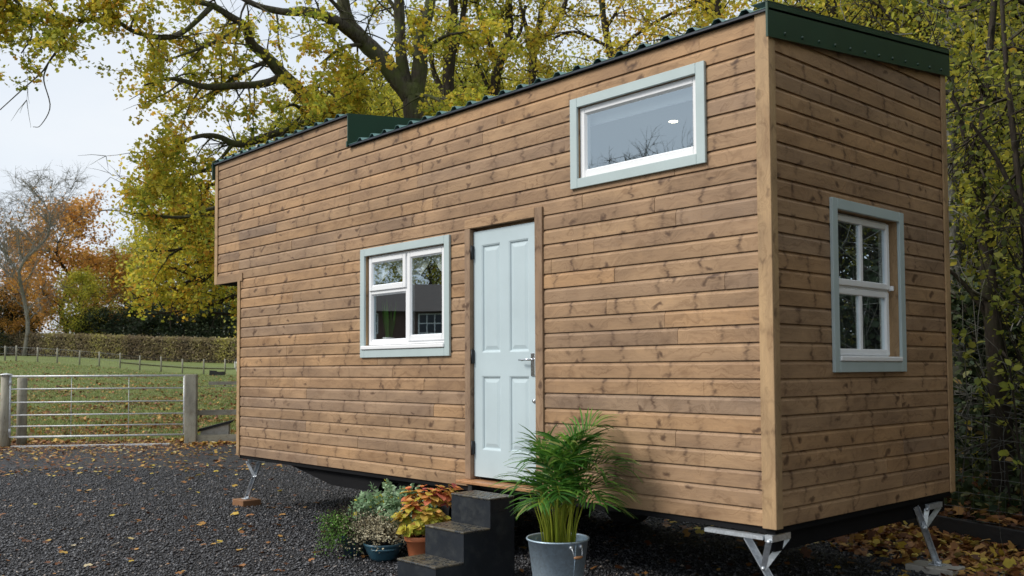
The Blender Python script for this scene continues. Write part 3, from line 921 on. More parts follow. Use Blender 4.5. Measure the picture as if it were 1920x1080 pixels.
for (x, y, z) in ((-.95+-.65, 1.15, 2.922), (-3.95, 1.5, 2.922), (-5.6, 1.4, 2.922)):
    m_ = MB(); m_.lathe([(0, -.002), (.035, -.002), (.036, .006)], (x, y, z), 20); lp = m_.build('spot_lamp', M_LAMP, house)
    pl = bpy.data.lights.new('spot_light', 'POINT'); pl.energy = (0.3 if x > -2 else 0.9); pl.color = (1, .86, .68); pl.shadow_soft_size = .04; po = bpy.data.objects.new('spot_light', pl); COL.objects.link(po); po.location = (x, y, z-.35)
    m_ = MB(); m_.lathe([(.037, 0), (.05, -.001), (.05, .008)], (x, y, z), 20); m_.build('lamp_ring', M_WHITE, lp)

# chassis, wheels, steadies ----------------------------------------------
m_ = MB()
for y in (.55, W-.55): m_.box(L2+.06, -.08, y-.03, y+.03, -.13, -.021, bev=.004)
for x in (-6.7, -5.4, -4.2, -2.8, -1.5, -.14): m_.box(x-.03, x+.03, .59, W-.59, -.13, -.022, 'y', bev=.004)
m_.box(-.075, -.045, .06, W-.06, -.15, -.036, 'y', bev=.004)
m_.build('chassis', M_BLACK, house)
for x in (-3.75, -3.05):
    for y in (.22, W-.22):
        m_ = MB(); c0 = (x, y, GZ+.30)
        def ringy(r_, yy, n=36): return [(x+r_*cos(2*pi*j/n), yy, GZ+.30+r_*sin(2*pi*j/n)) for j in range(n)]
        pr = [(.19, -.075), (.25, -.09), (.285, -.085), (.30, -.06), (.30, .06), (.285, .085), (.25, .09), (.19, .075)]
        V = []; n = 36
        for r_, o_ in pr: V += ringy(r_, y+o_)
        Fs = [(i*n+j, i*n+(j+1) % n, (i+1)*n+(j+1) % n, (i+1)*n+j) for i in range(len(pr)-1) for j in range(n)]
        m_.add(V, Fs, None, True); wh = m_.build('wheel', M_RUBBER, house)
        m_ = MB(); V = ringy(.188, y-.03)+ringy(.188, y+.03); Fs = [tuple(range(n)), tuple(range(2*n-1, n-1, -1))]+[(j, (j+1) % n, n+(j+1) % n, n+j) for j in range(n)]
        m_.add(V, Fs); m_.build('rim', M_BLACK, wh)
for y0_, y1_ in ((.06, .34), (W-.34, W-.06)):
    m_ = MB()
    m_.prism([(-4.95, -.18), (-5.75, -.045), (-2.65, -.045), (-2.48, -.20), (-2.52, -.20), (-2.67, -.065), (-4.1, -.065), (-4.2, -.18)], y0_, y1_, 'y')
    m_.build('mudguard', M_BLACK, house)

def steady(rail, brk, legtop, join, foot, label):
    """corner steady: top rail and bracket, braces, and the leg down to the foot"""
    t = MB()
    if rail: t.bar(rail[0], rail[1], .05, .024)
    t.bar(brk[0], brk[1], .05, .040)
    j = t.build('jack_leg', M_GALV, house); j['label'] = label
    T, K, F = Vector(legtop), Vector(join), Vector(foot)
    dr = (F-T).normalized(); side = dr.cross(Vector((.6, -.8, 0))).normalized()*.019
    m_ = MB(); m_.bar(T-side, F-side+Vector((0, 0, .01)), .006, .038, (.6, -.8, 0)); m_.bar(T+side, F+side+Vector((0, 0, .01)), .006, .038, (.6, -.8, 0))
    bk = Vector((.6, -.8, 0))*-.016; m_.bar(T+bk, F+bk+Vector((0, 0, .01)), .0385, .005, (.6, -.8, 0)); m_.build('strut', M_GALV, j)
    m_ = MB(); a0 = Vector(brk[0])+Vector((0, 0, -.015)); a1 = Vector(brk[1])+Vector((0, 0, -.015))
    fw_ = Vector((.6, -.8, 0))*.024
    m_.bar(a0+fw_, K+fw_, .034, .006, (.6, -.8, 0)); m_.bar(a1+fw_*.6, K+fw_*1.2, .036, .006, (.6, -.8, 0))
    m_.tube([K-fw_, K+fw_*1.6], .011, 8); m_.tube([a0, a0+fw_*1.5], .012, 8); m_.build('brace', M_GALV, j)
    m_ = MB(); f = F; m_.box(f.x-.05, f.x+.05, f.y-.04, f.y+.04, f.z, f.z+.008, bev=.002); m_.tube([(f.x-.03, f.y, f.z+.02), (f.x+.03, f.y, f.z+.02)], .014, 8); m_.build('foot', M_GALV, j)
steady(((-.49, .0, -.060), (-.075, .0, -.060)), ((-.045, -.01, -.062), (-.045, .19, -.062)), (-.20, .0, -.07), (-.125, .05, -.25), (-.0, .15, GZ+.045), 'galvanised jack leg under the near corner')
steady(((L2+.10, .14, -.052), (L2+.44, .14, -.052)), ((L2+.10, .08, -.065), (L2+.10, .22, -.065)), (L2+.26, .14, -.06), (L2+.16, .14, -.24), (L2-.03, .13, GZ+.075), 'galvanised jack leg at the left end')
steady(None, ((-.04, 2.06, -.085), (-.04, 2.28, -.085)), (-.03, 1.88, -.07), (-.03, 1.985, -.225), (-.03, 2.20, GZ+.055), 'galvanised jack leg under the rear corner')

# blocks the steadies stand on
o = MB(); o.bbox(L2-.16, L2+.10, .02, .24, GZ, GZ+.074, 'x', .3, .004)
meta(o.build('wooden_block', M_BLOCK), 'small reddish brown wooden block under the far left jack leg', 'block')
o = MB(); o.bbox(-.22, .13, 2.08, 2.31, GZ, GZ+.053, 'x', .3, .006)
meta(o.build('concrete_block', M_CONC), 'pale concrete block under the jack leg at the rear right', 'block')
o = MB(); o.bbox(-.12, .12, .05, .25, GZ, GZ+.044, 'x', .7, .004)
meta(o.build('wooden_block', M_BLOCK), 'thin wooden pad under the jack leg at the near corner', 'block')

# ------------------------------------------------------------------ steps
def make_steps():
    x0, x1 = -2.386, -1.946; y1 = -.513; g_ = .241; r_ = .204; top = GZ+3*r_
    t = thing('step_stool', ((x0+x1)/2, -.7, GZ), 'black plastic three tread steps below the pale door', 'steps')
    yb = -.285
    poly = [(yb, GZ), (yb, top), (y1, top), (y1, top-r_), (y1-g_, top-r_), (y1-g_, top-2*r_), (y1-2*g_, top-2*r_), (y1-2*g_, GZ)]
    m_ = MB(); m_.prism(poly, x0+.004, x1-.004, 'x'); m_.build('body', M_STEP, t)
    for k in range(3):
        m_ = MB(); ya = y1-k*g_-.006; yy = (yb if k == 0 else y1-(k-1)*g_-.002); z = top-k*r_
        m_.box(x0, x1, ya, yy, z-.012, z+.003, bev=.004)
        # raised grip dots
        for i in range(9):
            for j in range(4):
                cx_, cy_ = x0+.05+i*(x1-x0-.1)/8, ya+.04+j*(yy-ya-.08)/3
                m_.box(cx_-.012, cx_+.012, cy_-.006, cy_+.006, z+.0032, z+.0055)
        m_.build('tread', M_TREAD, t)
    m_ = MB(); 
    pts = []
    for j in range(16):
        a_ = 2*pi*j/16; pts.append((-.40+.045*cos(a_)*(1.0), top-.085+.014*sin(a_)))
    m_.prism(pts, x1-.0035, x1-.0005, 'x'); m_.build('hand_hole', M_RUBBER, t)
make_steps()

# ------------------------------------------------------------------ bucket and palm
bk = at(1046, 1008, 6.2)
def make_bucket():
    c = (bk[0], bk[1], GZ)
    hgt = bk[2]-GZ; rt, rb = .200, .145
    t = thing('metal_bucket', c, 'tall galvanised bucket with a wooden grip handle holding the palm', 'bucket')
    m_ = MB()
    m_.lathe([(0, .01), (rb, .01), (rb+.002, .0), (rb+.004, .02), (rt-.002, hgt-.012), (rt+.006, hgt-.010), (rt+.009, hgt-.003), (rt+.006, hgt+.003), (rt-.001, hgt+.001), (rt-.004, hgt-.01), (rt-.02, hgt-.11)], c, 64)
    m_.build('body', M_BUCKET, t)
    m_ = MB(); m_.lathe([(rt-.018, hgt-.10), (0, hgt-.095)], c, 40); m_.build('soil', M_SOIL, t)
    vx, vy = CAM[0]-c[0], CAM[1]-c[1]; base = math.atan2(vy, vx)
    # seam
    a_ = base+.62; m_ = MB(); m_.tube([(c[0]+(rb+.004)*cos(a_), c[1]+(rb+.004)*sin(a_), GZ+.02), (c[0]+(rt-.001)*cos(a_), c[1]+(rt-.001)*sin(a_), GZ+hgt-.012)], .0028, 6)
    m_.build('seam', M_BUCKET, t)
    for side in (.62, .62+pi):
        a0 = base+side-.16; a1 = base+side+.16
        def pt(a_, r_, z): return (c[0]+r_*cos(a_), c[1]+r_*sin(a_), z)
        m_ = MB(); zt = GZ+hgt-.035
        for a_ in (a0-.03, a1+.03): m_.tube([pt(a_, rt-.008, zt+.0), pt(a_, rt+.012, zt+.004)], .013, 10)
        m_.tube([pt(a0-.03, rt+.012, zt), pt(a0, rt+.02, zt-.03), pt(a0+.02, rt+.022, zt-.058), pt((a0+a1)/2, rt+.028, zt-.059), pt(a1-.02, rt+.022, zt-.058), pt(a1, rt+.02, zt-.03), pt(a1+.03, rt+.012, zt)], .003, 6)
        hd = m_.build('handle', M_GALV, t)
        m_ = MB(); am = (a0+a1)/2
        m_.tube([pt(a0+.01, rt+.022, zt-.058), pt(a0+.07, rt+.025, zt-.059), pt(am, rt+.028, zt-.059), pt(a1-.07, rt+.025, zt-.059), pt(a1-.01, rt+.022, zt-.058)], [.006, .0095, .0105, .0095, .006], 10)
        m_.build('grip', M_SILLW, hd)
    return c, hgt
bc, bh = make_bucket()
def make_palm():
    base = np.array([bc[0], bc[1], GZ+bh-.095])
    t = thing('areca_palm', base, 'green areca palm with arching feathery fronds in the metal bucket', 'palm plant')
    rr = np.random.default_rng(5)
    stems = MB(); LV = []; LR = []; SR = []
    rgt = np.array([cos(YAW), sin(YAW), 0]); tow = np.array([sin(YAW), -cos(YAW), 0])   # right, and towards the viewer
    fr = []
    # (sideways, towards viewer, height, length scale)
    spec = [(-.46, .1, .62, 1.), (-.58, .25, .42, .95), (-.38, .5, .30, .9), (-.34, -.2, .72, .95), (.0, .1, .68, .9), (.20, .35, .74, 1.),
            (.42, -.05, .95, 1.05), (.55, .1, .80, 1.1), (.72, .0, .62, 1.1), (.80, .15, .42, 1.), (.60, .4, .36, .95), (.35, .6, .34, .9),
            (.05, .7, .42, .95), (.85, -.1, .25, .9), (-.6, .1, .20, .85), (.1, .4, .62, .95),
            (-.15, .2, .60, .8), (.15, .0, .78, .9), (.5, .3, .55, 1.)]
    for (sx, sf, hz, ls) in spec:
        d = rgt*sx+tow*sf; dn = d/(np.linalg.norm(d)+1e-6); amt = np.linalg.norm(d)
        b0 = base+rgt*rr.uniform(-.08, .08)+tow*rr.uniform(-.07, .07)
        n = 22; P = []
        top = .27+.66*hz; reach = .50*amt*ls
        for i in range(n):
            s = i/(n-1)
            # rises, then arches over
            x = reach*(s**1.9)*1.05; z = top*(1-(1-s)**1.6)*(1.0) - .30*amt*max(0, s-.5)**2*2.6
            P.append(b0+dn*x+np.array([0, 0, z])+rgt*.01*sin(s*5+sx*9))
        P = np.array(P); rad = np.interp(np.linspace(0, 1, n), [0, .3, 1], [.0062, .0045, .0012])
        stems.tube(P, list(rad), 6)
        T = unit(np.gradient(P, axis=0))
        i0 = int(n*.42)
        ln_max = .27*ls
        side0 = unit(np.cross(T[i0], [0, 0, 1.]))
        cnt = 17
        for k in range(cnt):
            s = .46+.54*k/(cnt-1); fi = s*(n-1); i = min(int(fi), n-2); p = P[i]+(P[i+1]-P[i])*(fi-i); tt = T[i]
            side = unit(np.cross(tt, np.array([0, 0, 1.])+tt*.01)); upv = unit(np.cross(side, tt))
            L_ = ln_max*(.55+.6*sin(pi*min(1, (s-.36)/.66))**.8)*rr.uniform(.85, 1.1)
            if k == cnt-1: L_ *= .7
            for sg in (-1, 1):
                dr = unit(side*sg*.85+tt*(.55+.5*(s-.4))+upv*.38+rr.normal(size=3)*.06)
                ns = 5; wdt = .0088*ls*rr.uniform(.8, 1.15); q = p.copy(); prev = None; dd = dr.copy()
                c_r = np.clip(rr.normal(.45, .25), 0, 1)
                wv = unit(np.cross(dd, upv)+rr.normal(size=3)*.15)
                for e in range(ns):
                    wl = wdt*(sin(pi*(.12+.86*e/ns))**.7); wl2 = wdt*(sin(pi*(.12+.86*(e+1)/ns))**.7) if e < ns-1 else .0008
                    q2 = q+dd*L_/ns
                    # folded leaflet: two strips meeting at a sunken midrib
                    mdn = unit(np.cross(wv, dd))*wl*.25
                    LV += [q-wv*wl, q+mdn, q2+mdn, q2-wv*wl2]; LR.append(c_r)
                    LV += [q+mdn, q+wv*wl, q2+wv*wl2, q2+mdn]; LR.append(min(1, c_r+.08))
                    q = q2; dd = unit(dd+np.array([0, 0, -.10-.14*rr.random()]))
    # bare bases of many more stems
    for k in range(46):
        a_ = rr.uniform(0, 2*pi); r_ = .105*math.sqrt(rr.random()); b0 = base+np.array([r_*cos(a_), r_*sin(a_), -.01])
        o_ = np.array([cos(a_), sin(a_), 0])*rr.uniform(.02, .10); h_ = rr.uniform(.28, .46)
        stems.tube([b0, b0+o_*.3+np.array([0, 0, h_*.5]), b0+o_+np.array([0, 0, h_])], [.0068, .0056, .003], 6)
    so = stems.build('stems', M_STEM, t)
    a = so.data.attributes.new('rnd', 'FLOAT', 'POINT'); a.data.foreach_set('value', np.array([w_[2] for w_ in stems.w], dtype=np.float32))
    poly_mesh('fronds', np.array(LV), 4, M_PALM, t, LR)
make_palm()

# ------------------------------------------------------------------ the three small planters
def leafset(n, centre, rad, size, shape, r, upb=.5, shell_=.45, squash=1., dirs_out=True):
    d = unit(r.normal(size=(n, 3))); rr_ = shell_+(1-shell_)*r.random((n, 1))
    c = np.array(centre)+d*rr_*np.array(rad)
    nr = unit(d+np.array([0, 0, upb])+r.normal(size=(n, 3))*.4)
    return leaf_verts(c, size*(.7+.6*r.random(n)), shape, 0, d+np.array([0, 0, .3]), r, nr)
def terracotta():
    c = np.array([-3.02, -.33, GZ]); t = thing('terracotta_pot', c, 'small round terracotta pot beside the black steps', 'plant pot')
    m_ = MB(); m_.lathe([(0, .005), (.075, .005), (.078, 0), (.082, .01), (.104, .165), (.116, .167), (.119, .172), (.120, .202), (.117, .206), (.108, .205), (.104, .17)], c, 48)
    m_.build('body', M_TERRA, t); m_ = MB(); m_.lathe([(.106, .18), (0, .186)], c, 30); m_.build('soil', M_SOIL, t)
    p = thing('hydrangea', c+np.array([0, 0, .18]), 'bushy plant with red, orange and yellow autumn leaves in the terracotta pot', 'potted plant')
    r = np.random.default_rng(3); st = MB(); V = []; Rn = []
    Rv = np.array([cos(YAW), sin(YAW), 0]); Tv = np.array([sin(YAW), -cos(YAW), 0])
    tips = [(-.16, .02, .20), (-.07, .05, .30), (.02, -.03, .40), (.10, .03, .38), (.17, .0, .40), (.24, -.03, .34), (-.09, -.04, .38), (.06, .09, .24), (.14, .08, .22), (-.02, .10, .12), (-.11, .09, .10), (.20, .06, .17), (.0, .0, .30), (.27, -.02, .40), (.09, .11, .14)]
    for (a_, b2, z) in tips:
        b0 = c+np.array([0, 0, .18])+Rv*a_*.2+Tv*b2*.2; e = c+np.array([0, 0, .18+z])+Rv*a_+Tv*b2
        m1 = (b0+e)/2+np.array([0, 0, .03]); st.tube([b0, m1, e], [.004, .0035, .003], 6)
        axis = unit(e-m1)
        red = np.clip((z-.16)/.2, 0, 1)
        for lev, (nn, ln, tilt) in enumerate(((4, .060, .9), (5, .088, .35), (5, .10, -.05), (4, .085, -.45))):
            for k in range(nn):
                an = 2*pi*k/nn+lev*.7+r.uniform(-.3, .3)
                out_ = Rv*cos(an)+Tv*sin(an); d = unit(out_+axis*tilt+r.normal(size=3)*.12)
                b1 = e-axis*.02*lev; L_ = ln*r.uniform(.75, 1.15); wv = unit(np.cross(d, axis+out_*.1)); nn_ = np.cross(wv, d)
                cr_ = np.clip(.33+.55*red*r.uniform(.1, 1.4)-.10*lev*r.random()+r.normal()*.12, 0, 1)
                prof = [(0, .05), (.2, .30), (.45, .40), (.75, .28), (1, .0)]
                pl = []; 
                for s, wd_ in prof:
                    q = b1+d*L_*s-np.array([0, 0, 1])*L_*.38*s*s
                    pl.append((q-wv*wd_*L_, q-nn_*.0*L_+np.array([0, 0, -.05*L_]), q+wv*wd_*L_))
                for s in range(4):
                    V += [pl[s][0], pl[s][1], pl[s+1][1], pl[s+1][0], pl[s][1], pl[s][2], pl[s+1][2], pl[s+1][1]]; Rn += [cr_, min(1, cr_+.04)]
    for k in range(8):
        a_ = r.uniform(-.1, .2); e = c+np.array([0, 0, .18+r.uniform(.1, .2)])+Rv*a_+Tv*r.uniform(0, .08); st.tube([c+np.array([0, 0, .18]), e], [.004, .003], 5)
    st.build('stems', M_SOIL, p); poly_mesh('leaves', np.array(V), 4, M_HYD, p, Rn)
terracotta()
def bluebowl():
    c = np.array([-3.24, -.52, GZ]); t = thing('bowl_planter', c, 'low blue grey bowl planter in front of the small shrubs', 'planter')
    m_ = MB(); m_.lathe([(0, .004), (.08, .004), (.085, 0), (.11, .03), (.145, .10), (.155, .125), (.160, .13), (.160, .145), (.152, .147), (.148, .12), (.13, .10)], c, 48)
    m_.build('body', M_BLUEPOT, t); m_ = MB(); m_.lathe([(.143, .115), (0, .12)], c, 30); m_.build('soil', M_SOIL, t)
    vx, vy = CAM[0]-c[0], CAM[1]-c[1]; b_ = math.atan2(vy, vx); m_ = MB()
    pts = [(c[0]+.166*cos(b_+a_), c[1]+.166*sin(b_+a_), GZ+.108) for a_ in np.linspace(-.6, .6, 9)]
    m_.tube(pts, .008, 6); m_.build('lip', M_BLUEPOT, t)
    r = np.random.default_rng(8)
    p = thing('sedum_plant', c+np.array([0, 0, .13]), 'cream dried flower heads over fine stems in the blue grey bowl', 'potted plant')
    st = MB(); C = []; 
    for k in range(70):
        d = unit(np.array([r.normal(), r.normal(), .5+abs(r.normal())*.6])); L_ = r.uniform(.13, .27)
        b0 = c+np.array([r.uniform(-.06, .06), r.uniform(-.06, .06), .12]); e = b0+d*L_-np.array([0, 0, .1*L_]); st.tube([b0, (b0+e)/2+np.array([0, 0, .02]), e], .0015, 4)
        C += [e+r.normal(size=3)*.022 for _ in range(26)]
    st.build('stems', M_SOIL, p); C = np.array(C)
    poly_mesh('flower_heads', leaf_verts(C, .016*(.7+.6*r.random(len(C))), LEAF5, .4, None, r), 5, M_DRIED, p, np.clip(r.normal(.6, .25, len(C)), 0, 1))
bluebowl()
def backshrubs():
    r = np.random.default_rng(9)
    # glaucous shrub in its own dark pot behind
    c = np.array([-3.55, -.24, GZ]); t = thing('dark_pot', c, 'dark pot hidden behind the bowl planter under the grey green shrub', 'plant pot')
    m_ = MB(); m_.lathe([(0, .004), (.09, .004), (.095, 0), (.12, .22), (.13, .225), (.13, .24), (.12, .24), (.11, .2)], c, 40); m_.build('body', M_RUBBER, t)
    m_ = MB(); m_.lathe([(.112, .21), (0, .215)], c, 30); m_.build('soil', M_SOIL, t)
    p = thing('grey_green_shrub', c+np.array([0, 0, .21]), 'rounded shrub of small grey green leaves touched with yellow, below the cladding', 'potted plant')
    st = MB(); C = []; D = []
    Rv = np.array([cos(YAW), sin(YAW), 0]); Tv = np.array([sin(YAW), -cos(YAW), 0])
    for k in range(260):
        d = unit(np.array([r.normal(), r.normal(), .3+abs(r.normal())*.8])); L_ = r.uniform(.22, .37)
        b0 = c+np.array([r.uniform(-.05, .05), r.uniform(-.05, .05), .21]); e = b0+d*L_*np.array([1.15, 1.15, 1.0])+Rv*.02
        st.tube([b0, (b0+e)/2+np.array([0, 0, .02]), e], [.003, .002, .0015], 4)
        for s in range(13):
            a_ = s*2.4; q = e-d*.006*s; oo = unit(np.cross(d, [0.3, .1, 1.])); o2 = np.cross(d, oo)
            C.append(q); D.append(unit(oo*cos(a_)+o2*sin(a_)+d*(.8-.09*s)))
    C = np.array(C); D = np.array(D)
    st.build('stems', M_SOIL, p)
    nr = unit(np.cross(D, r.normal(size=D.shape))+np.array([0, 0, .8]))
    poly_mesh('leaves', leaf_verts(C, .040*(.7+.6*r.random(len(C))), LEAF6, 0, D, r, nr), 6, M_GLAUC, p, np.where(r.random(len(C)) < .06, 1., r.random(len(C))*.9))
    # planter at the left: green trailing plant and dried heads
    c = np.array([-3.58, -.55, GZ]); t = thing('oval_planter', c, 'dark blue planter mostly hidden by trailing greenery, leftmost by the steps', 'planter')
    m_ = MB(); m_.lathe([(0, .004), (.09, .004), (.10, 0), (.135, .15), (.145, .155), (.145, .175), (.135, .175), (.125, .14)], c, 40); m_.build('body', M_BLUEPOT, t)
    m_ = MB(); m_.lathe([(.127, .15), (0, .155)], c, 30); m_.build('soil', M_SOIL, t)
    p = thing('trailing_plant', c+np.array([0, 0, .155]), 'low mound of bright green trailing leaves with cream flower heads, leftmost of the pots', 'potted plant')
    c2 = c+np.array([0, 0, .16])
    C = []; st = MB()
    for k in range(420):
        a_ = r.uniform(0, 2*pi); o_ = np.array([cos(a_), sin(a_), 0]); L_ = r.uniform(.14, .32)
        b0 = c2+o_*.05; m1 = b0+o_*L_*.6+np.array([0, 0, r.uniform(.08, .26)]); e = b0+o_*L_+np.array([0, 0, r.uniform(-.14, .20)])
        st.tube([b0, m1, e], .0014, 4)
        for s in np.linspace(.2, 1, 16):
            q = (1-s)**2*b0+2*s*(1-s)*m1+s*s*e; C.append(q+r.normal(size=3)*.012)
    st.build('stems', M_SOIL, p); C = np.array(C)
    g_ = ((C-c2)@Rv) < r.normal(0, .07, len(C))-.02
    poly_mesh('leaves', leaf_verts(C[g_], .017*(.7+.6*r.random(g_.sum())), LEAF4, .5, None, r), 4, M_MOSSY, p, r.random(g_.sum()))
    C2 = C[~g_]+r.normal(size=(len(C[~g_]), 3))*.01+np.array([0, 0, .015])
    poly_mesh('flower_heads', leaf_verts(C2, .015*(.7+.6*r.random(len(C2))), LEAF5, .4, None, r), 5, M_DRIED, p, np.clip(r.normal(.5, .25, len(C2)), 0, 1))
    # plant on the inside window sill
    c = np.array([-4.14, .16, 1.24]); p = thing('snake_plant', c, 'upright green leaves standing inside the three pane window', 'house plant')
    V = []; Rn = []
    for k in range(11):
        a_ = r.uniform(0, 2*pi); b0 = c+np.array([.03*cos(a_), .02*sin(a_), 0]); e = b0+np.array([.07*cos(a_), .03*sin(a_), r.uniform(.25, .42)]); wv = np.array([1., .2, 0])*.016
        m1 = (b0+e)/2; V += [b0-wv*.7, b0+wv*.7, m1+wv, m1-wv, m1-wv, m1+wv, e+wv*.05, e-wv*.05]; Rn += [.3, .4]
    poly_mesh('leaves', np.array(V), 4, M_PALM, p, Rn)
    m_ = MB(); m_.lathe([(0, -.08), (.05, -.08), (.06, .0), (.055, 0), (0, -.01)], c, 24); m_.build('pot', M_WHITE, p)
backshrubs()

# ------------------------------------------------------------------ gate and its posts
def gate():
    zl = lambda t: 0
    t = thing('field_gate', (GA[0], GA[1], GZ), 'galvanised six bar field gate closed across the yard entrance', 'gate')
    Lg = np.linalg.norm(GB-GA)
    def P(s, z): q = GA+gd*s-gn*.05; return (q[0], q[1], z)
    s0, s1 = .03, Lg-.115; zb = GZ+.20; zt = GZ+1.43
    m_ = MB(); fr = .021
    m_.tube([P(s0, zb), P(s0, zt)], fr, 10); m_.tube([P(s1, zb+.0), P(s1, zt)], fr, 10)
    m_.tube([P(s0, zt), P(s1, zt)], fr, 10); m_.tube([P(s0, zb), P(s1, zb)], fr, 10); m_.build('gate_frame', M_GATE, t)
    hs = [0, .17, .37, .59, .80]
    for z in (.155, .34, .55, .77):
        zz = zb+(zt-zb)*(z+.02); m_ = MB(); m_.tube([P(s0, zz), P(s1, zz)], .014, 8); m_.build('rail', M_GATE, t)
    for s in (.345, .675):
        m_ = MB(); q = s0+(s1-s0)*s; m_.tube([P(q, zb), P(q, zt)], .007, 6); m_.build('stay', M_GATE, t)
    m_ = MB(); z = zt-.40; m_.tube([P(s1, z+.09), P(s1+.07, z+.09), P(s1+.07, z-.07), P(s1, z-.07)], .009, 6); m_.tube([P(s1+.02, z+.02), P(s1+.14, z+.02)], .011, 8); m_.build('latch', M_GATE, t)
    m_ = MB()
    for z in (zt-.13, zb+.12): m_.tube([P(s0-.06, z), P(s0, z)], .012, 8); m_.tube([P(s0, z-.05), P(s0, z+.05)], .028, 10)
    m_.build('hinge', M_GATE, t)
gate()
def post(name, p, w_, h, label, lean=(0, 0), grp=None, rz=0., round_=False, mat=None):
    z0 = float(ground_z(p[0], p[1])); t = MB(); r = w_/2
    if round_:
        t.tube([(p[0], p[1], z0-.1), (p[0], p[1], z0+h*.5), (p[0]+lean[0], p[1]+lean[1], z0+h-.01), (p[0]+lean[0], p[1]+lean[1], z0+h)], [r*1.05, r, r*.97, r*.8], 14)
    else:
        b_ = math.atan2(gd[1], gd[0])
        cs_, sn = cos(b_), sin(b_); q = .012
        poly = [(-r+q, -r), (r-q, -r), (r, -r+q), (r, r-q), (r-q, r), (-r+q, r), (-r, r-q), (-r, -r+q)]
        poly = [(p[0]+a_*cs_-b2*sn, p[1]+a_*sn+b2*cs_) for a_, b2 in poly]
        t.prism(poly, z0-.1, z0+h, 'z')
        V0 = len(t.v)
        top = [(p[0]+(x-p[0])*.9, p[1]+(y-p[1])*.9, z0+h+.012) for x, y in poly]; n = len(poly)
        t.add([(x, y, z0+h+.0005) for x, y in poly]+top, [(i, (i+1) % n, (i+1) % n+n, i+n) for i in range(n)]+[tuple(range(n, 2*n))], [(v[2], v[0]+v[1], .5) for v in [(x, y, z0+h) for x, y in poly]+top])
    o = t.build(name, mat or M_POSTW); return meta(o, label, 'post', grp)
pgL = GA+gd*.03; pgR = GB+gd*.02
post('gate_post', pgR, .23, 1.44, 'thick square weathered gate post at the latch end of the gate', rz=0)
post('gate_post', pgL-gd*.10, .20, 1.45, 'pale round weathered gate post at the hinge end of the gate', round_=True)
post('fence_post', pgL+gd*.10+gn*.35, .20, 1.40, 'dark weathered post just behind the hinge end of the gate', round_=True)
# galvanised cap on the hinge post
m_ = MB(); q = pgL-gd*.10; m_.lathe([(.03, 1.452), (.12, 1.452), (.13, 1.46), (.12, 1.475), (.0, 1.50)], (q[0], q[1], GZ), 16); meta(m_.build('post_cap', M_GATE), 'galvanised cap on top of the hinge end gate post', 'post cap')
def railfence():
    # right of the gate: kick board, low rail, wire
    a = pgR+gd*.10; b2 = pgR+gd*4.2
    t = thing('rail_fence', (a[0], a[1], GZ), 'low weathered rail fence with a kick board, between gate post and tiny house', 'fence')
    def P(q, z, off=0.): return (q[0]+gn[0]*off, q[1]+gn[1]*off, GZ+z)
    m_ = MB(); m_.bar(P(a, .08, .02), P(b2, .09, .02), .05, .20); m_.build('kick_board', M_POSTW, t)
    m_ = MB(); m_.bar(P(a, .64, .10), P(b2, .67, .10), .04, .11); m_.build('rail', M_POSTW, t)
    m_ = MB(); m_.tube([P(a, 1.19, .1), P(b2, 1.20, .1)], .004, 4); m_.build('wire', M_WIRE, t)
    q_ = pgR+gd*.33; m_ = MB(); m_.bar(P(q_, 1.26, .12), P(b2, 1.28, .12), .04, .07); m_.build('rail', M_POSTW, t)
    for s in (1.9, 3.9):
        q = pgR+gd*s; m_ = MB(); m_.box(q[0]-.05, q[0]+.05, q[1]-.05, q[1]+.05, GZ-.1, GZ+1.2, 'z', bev=.005); m_.build('post', M_POSTW, t)
    # left of the gate
    a = pgL-gd*.22; b2 = pgL-gd*5
    t = thing('rail_fence', (a[0], a[1], GZ), 'rail fence with galvanised top rail left of the hinge end gate post', 'fence')
    m_ = MB(); m_.tube([P(a, 1.40, 0), P(b2, 1.42, 0)], .025, 8); m_.build('top_rail', M_GATE, t)
    m_ = MB(); m_.bar(P(a, .14, .02), P(b2, .14, .02), .05, .26); m_.build('kick_board', M_POSTW, t)
    m_ = MB(); m_.bar(P(a, .68, .05), P(b2, .68, .05), .04, .10); m_.build('rail', M_POSTW, t)
railfence()
# small roofed box by the fence
def roofbox():
    c = pgR+gd*.47+gn*.30
    t = thing('bait_box', (c[0], c[1], GZ), 'small cream box with a sloping black lid behind the kick board', 'box', rz=math.atan2(gd[1], gd[0]))
    ORG[t.name] = np.zeros(3)
    m_ = MB(); m_.prism([(-.30, 0), (.27, 0), (.27, .40), (-.30, .26)], -.16, .16, 'y'); m_.build('body', M_CONC, t)
    m_ = MB(); m_.prism([(-.37, .235), (.31, .41), (.36, .475), (-.33, .30)], -.19, .19, 'y'); m_.build('lid', M_RUBBER, t)
roofbox()

# ------------------------------------------------------------------ far paddock fence, hedge, trough
def at_ground(px, d):
    p = at(px, 690, d); return np.array([p[0], p[1], float(ground_z(p[0], p[1]))])
fx = [-30, 9, 30, 70, 107, 149, 186, 225, 262, 302, 342, 382, 422, 462, 500]
fpts = []
for k, x in enumerate(fx):
    p = at_ground(x, 62-.012*(x-200)*.5); fpts.append(p)
for k, p in enumerate(fpts):
    t = MB(); h = .92+.1*((k*37) % 5)/5
    t.tube([(p[0], p[1], p[2]-.1), (p[0]+.01, p[1], p[2]+h*.6), (p[0]+.02*((k % 3)-1), p[1], p[2]+h)], [.055, .055, .05], 8)
    o = t.build('fence_post', M_POSTW); meta(o, 'slim weathered stake in the far paddock fence before the hedge', 'post', 'stakes of the far paddock fence')
t = thing('wire_fence', fpts[0], 'far paddock fence of rails and wire strung between slim stakes', 'fence')
def lift(p, z): return (p[0], p[1], p[2]+z)
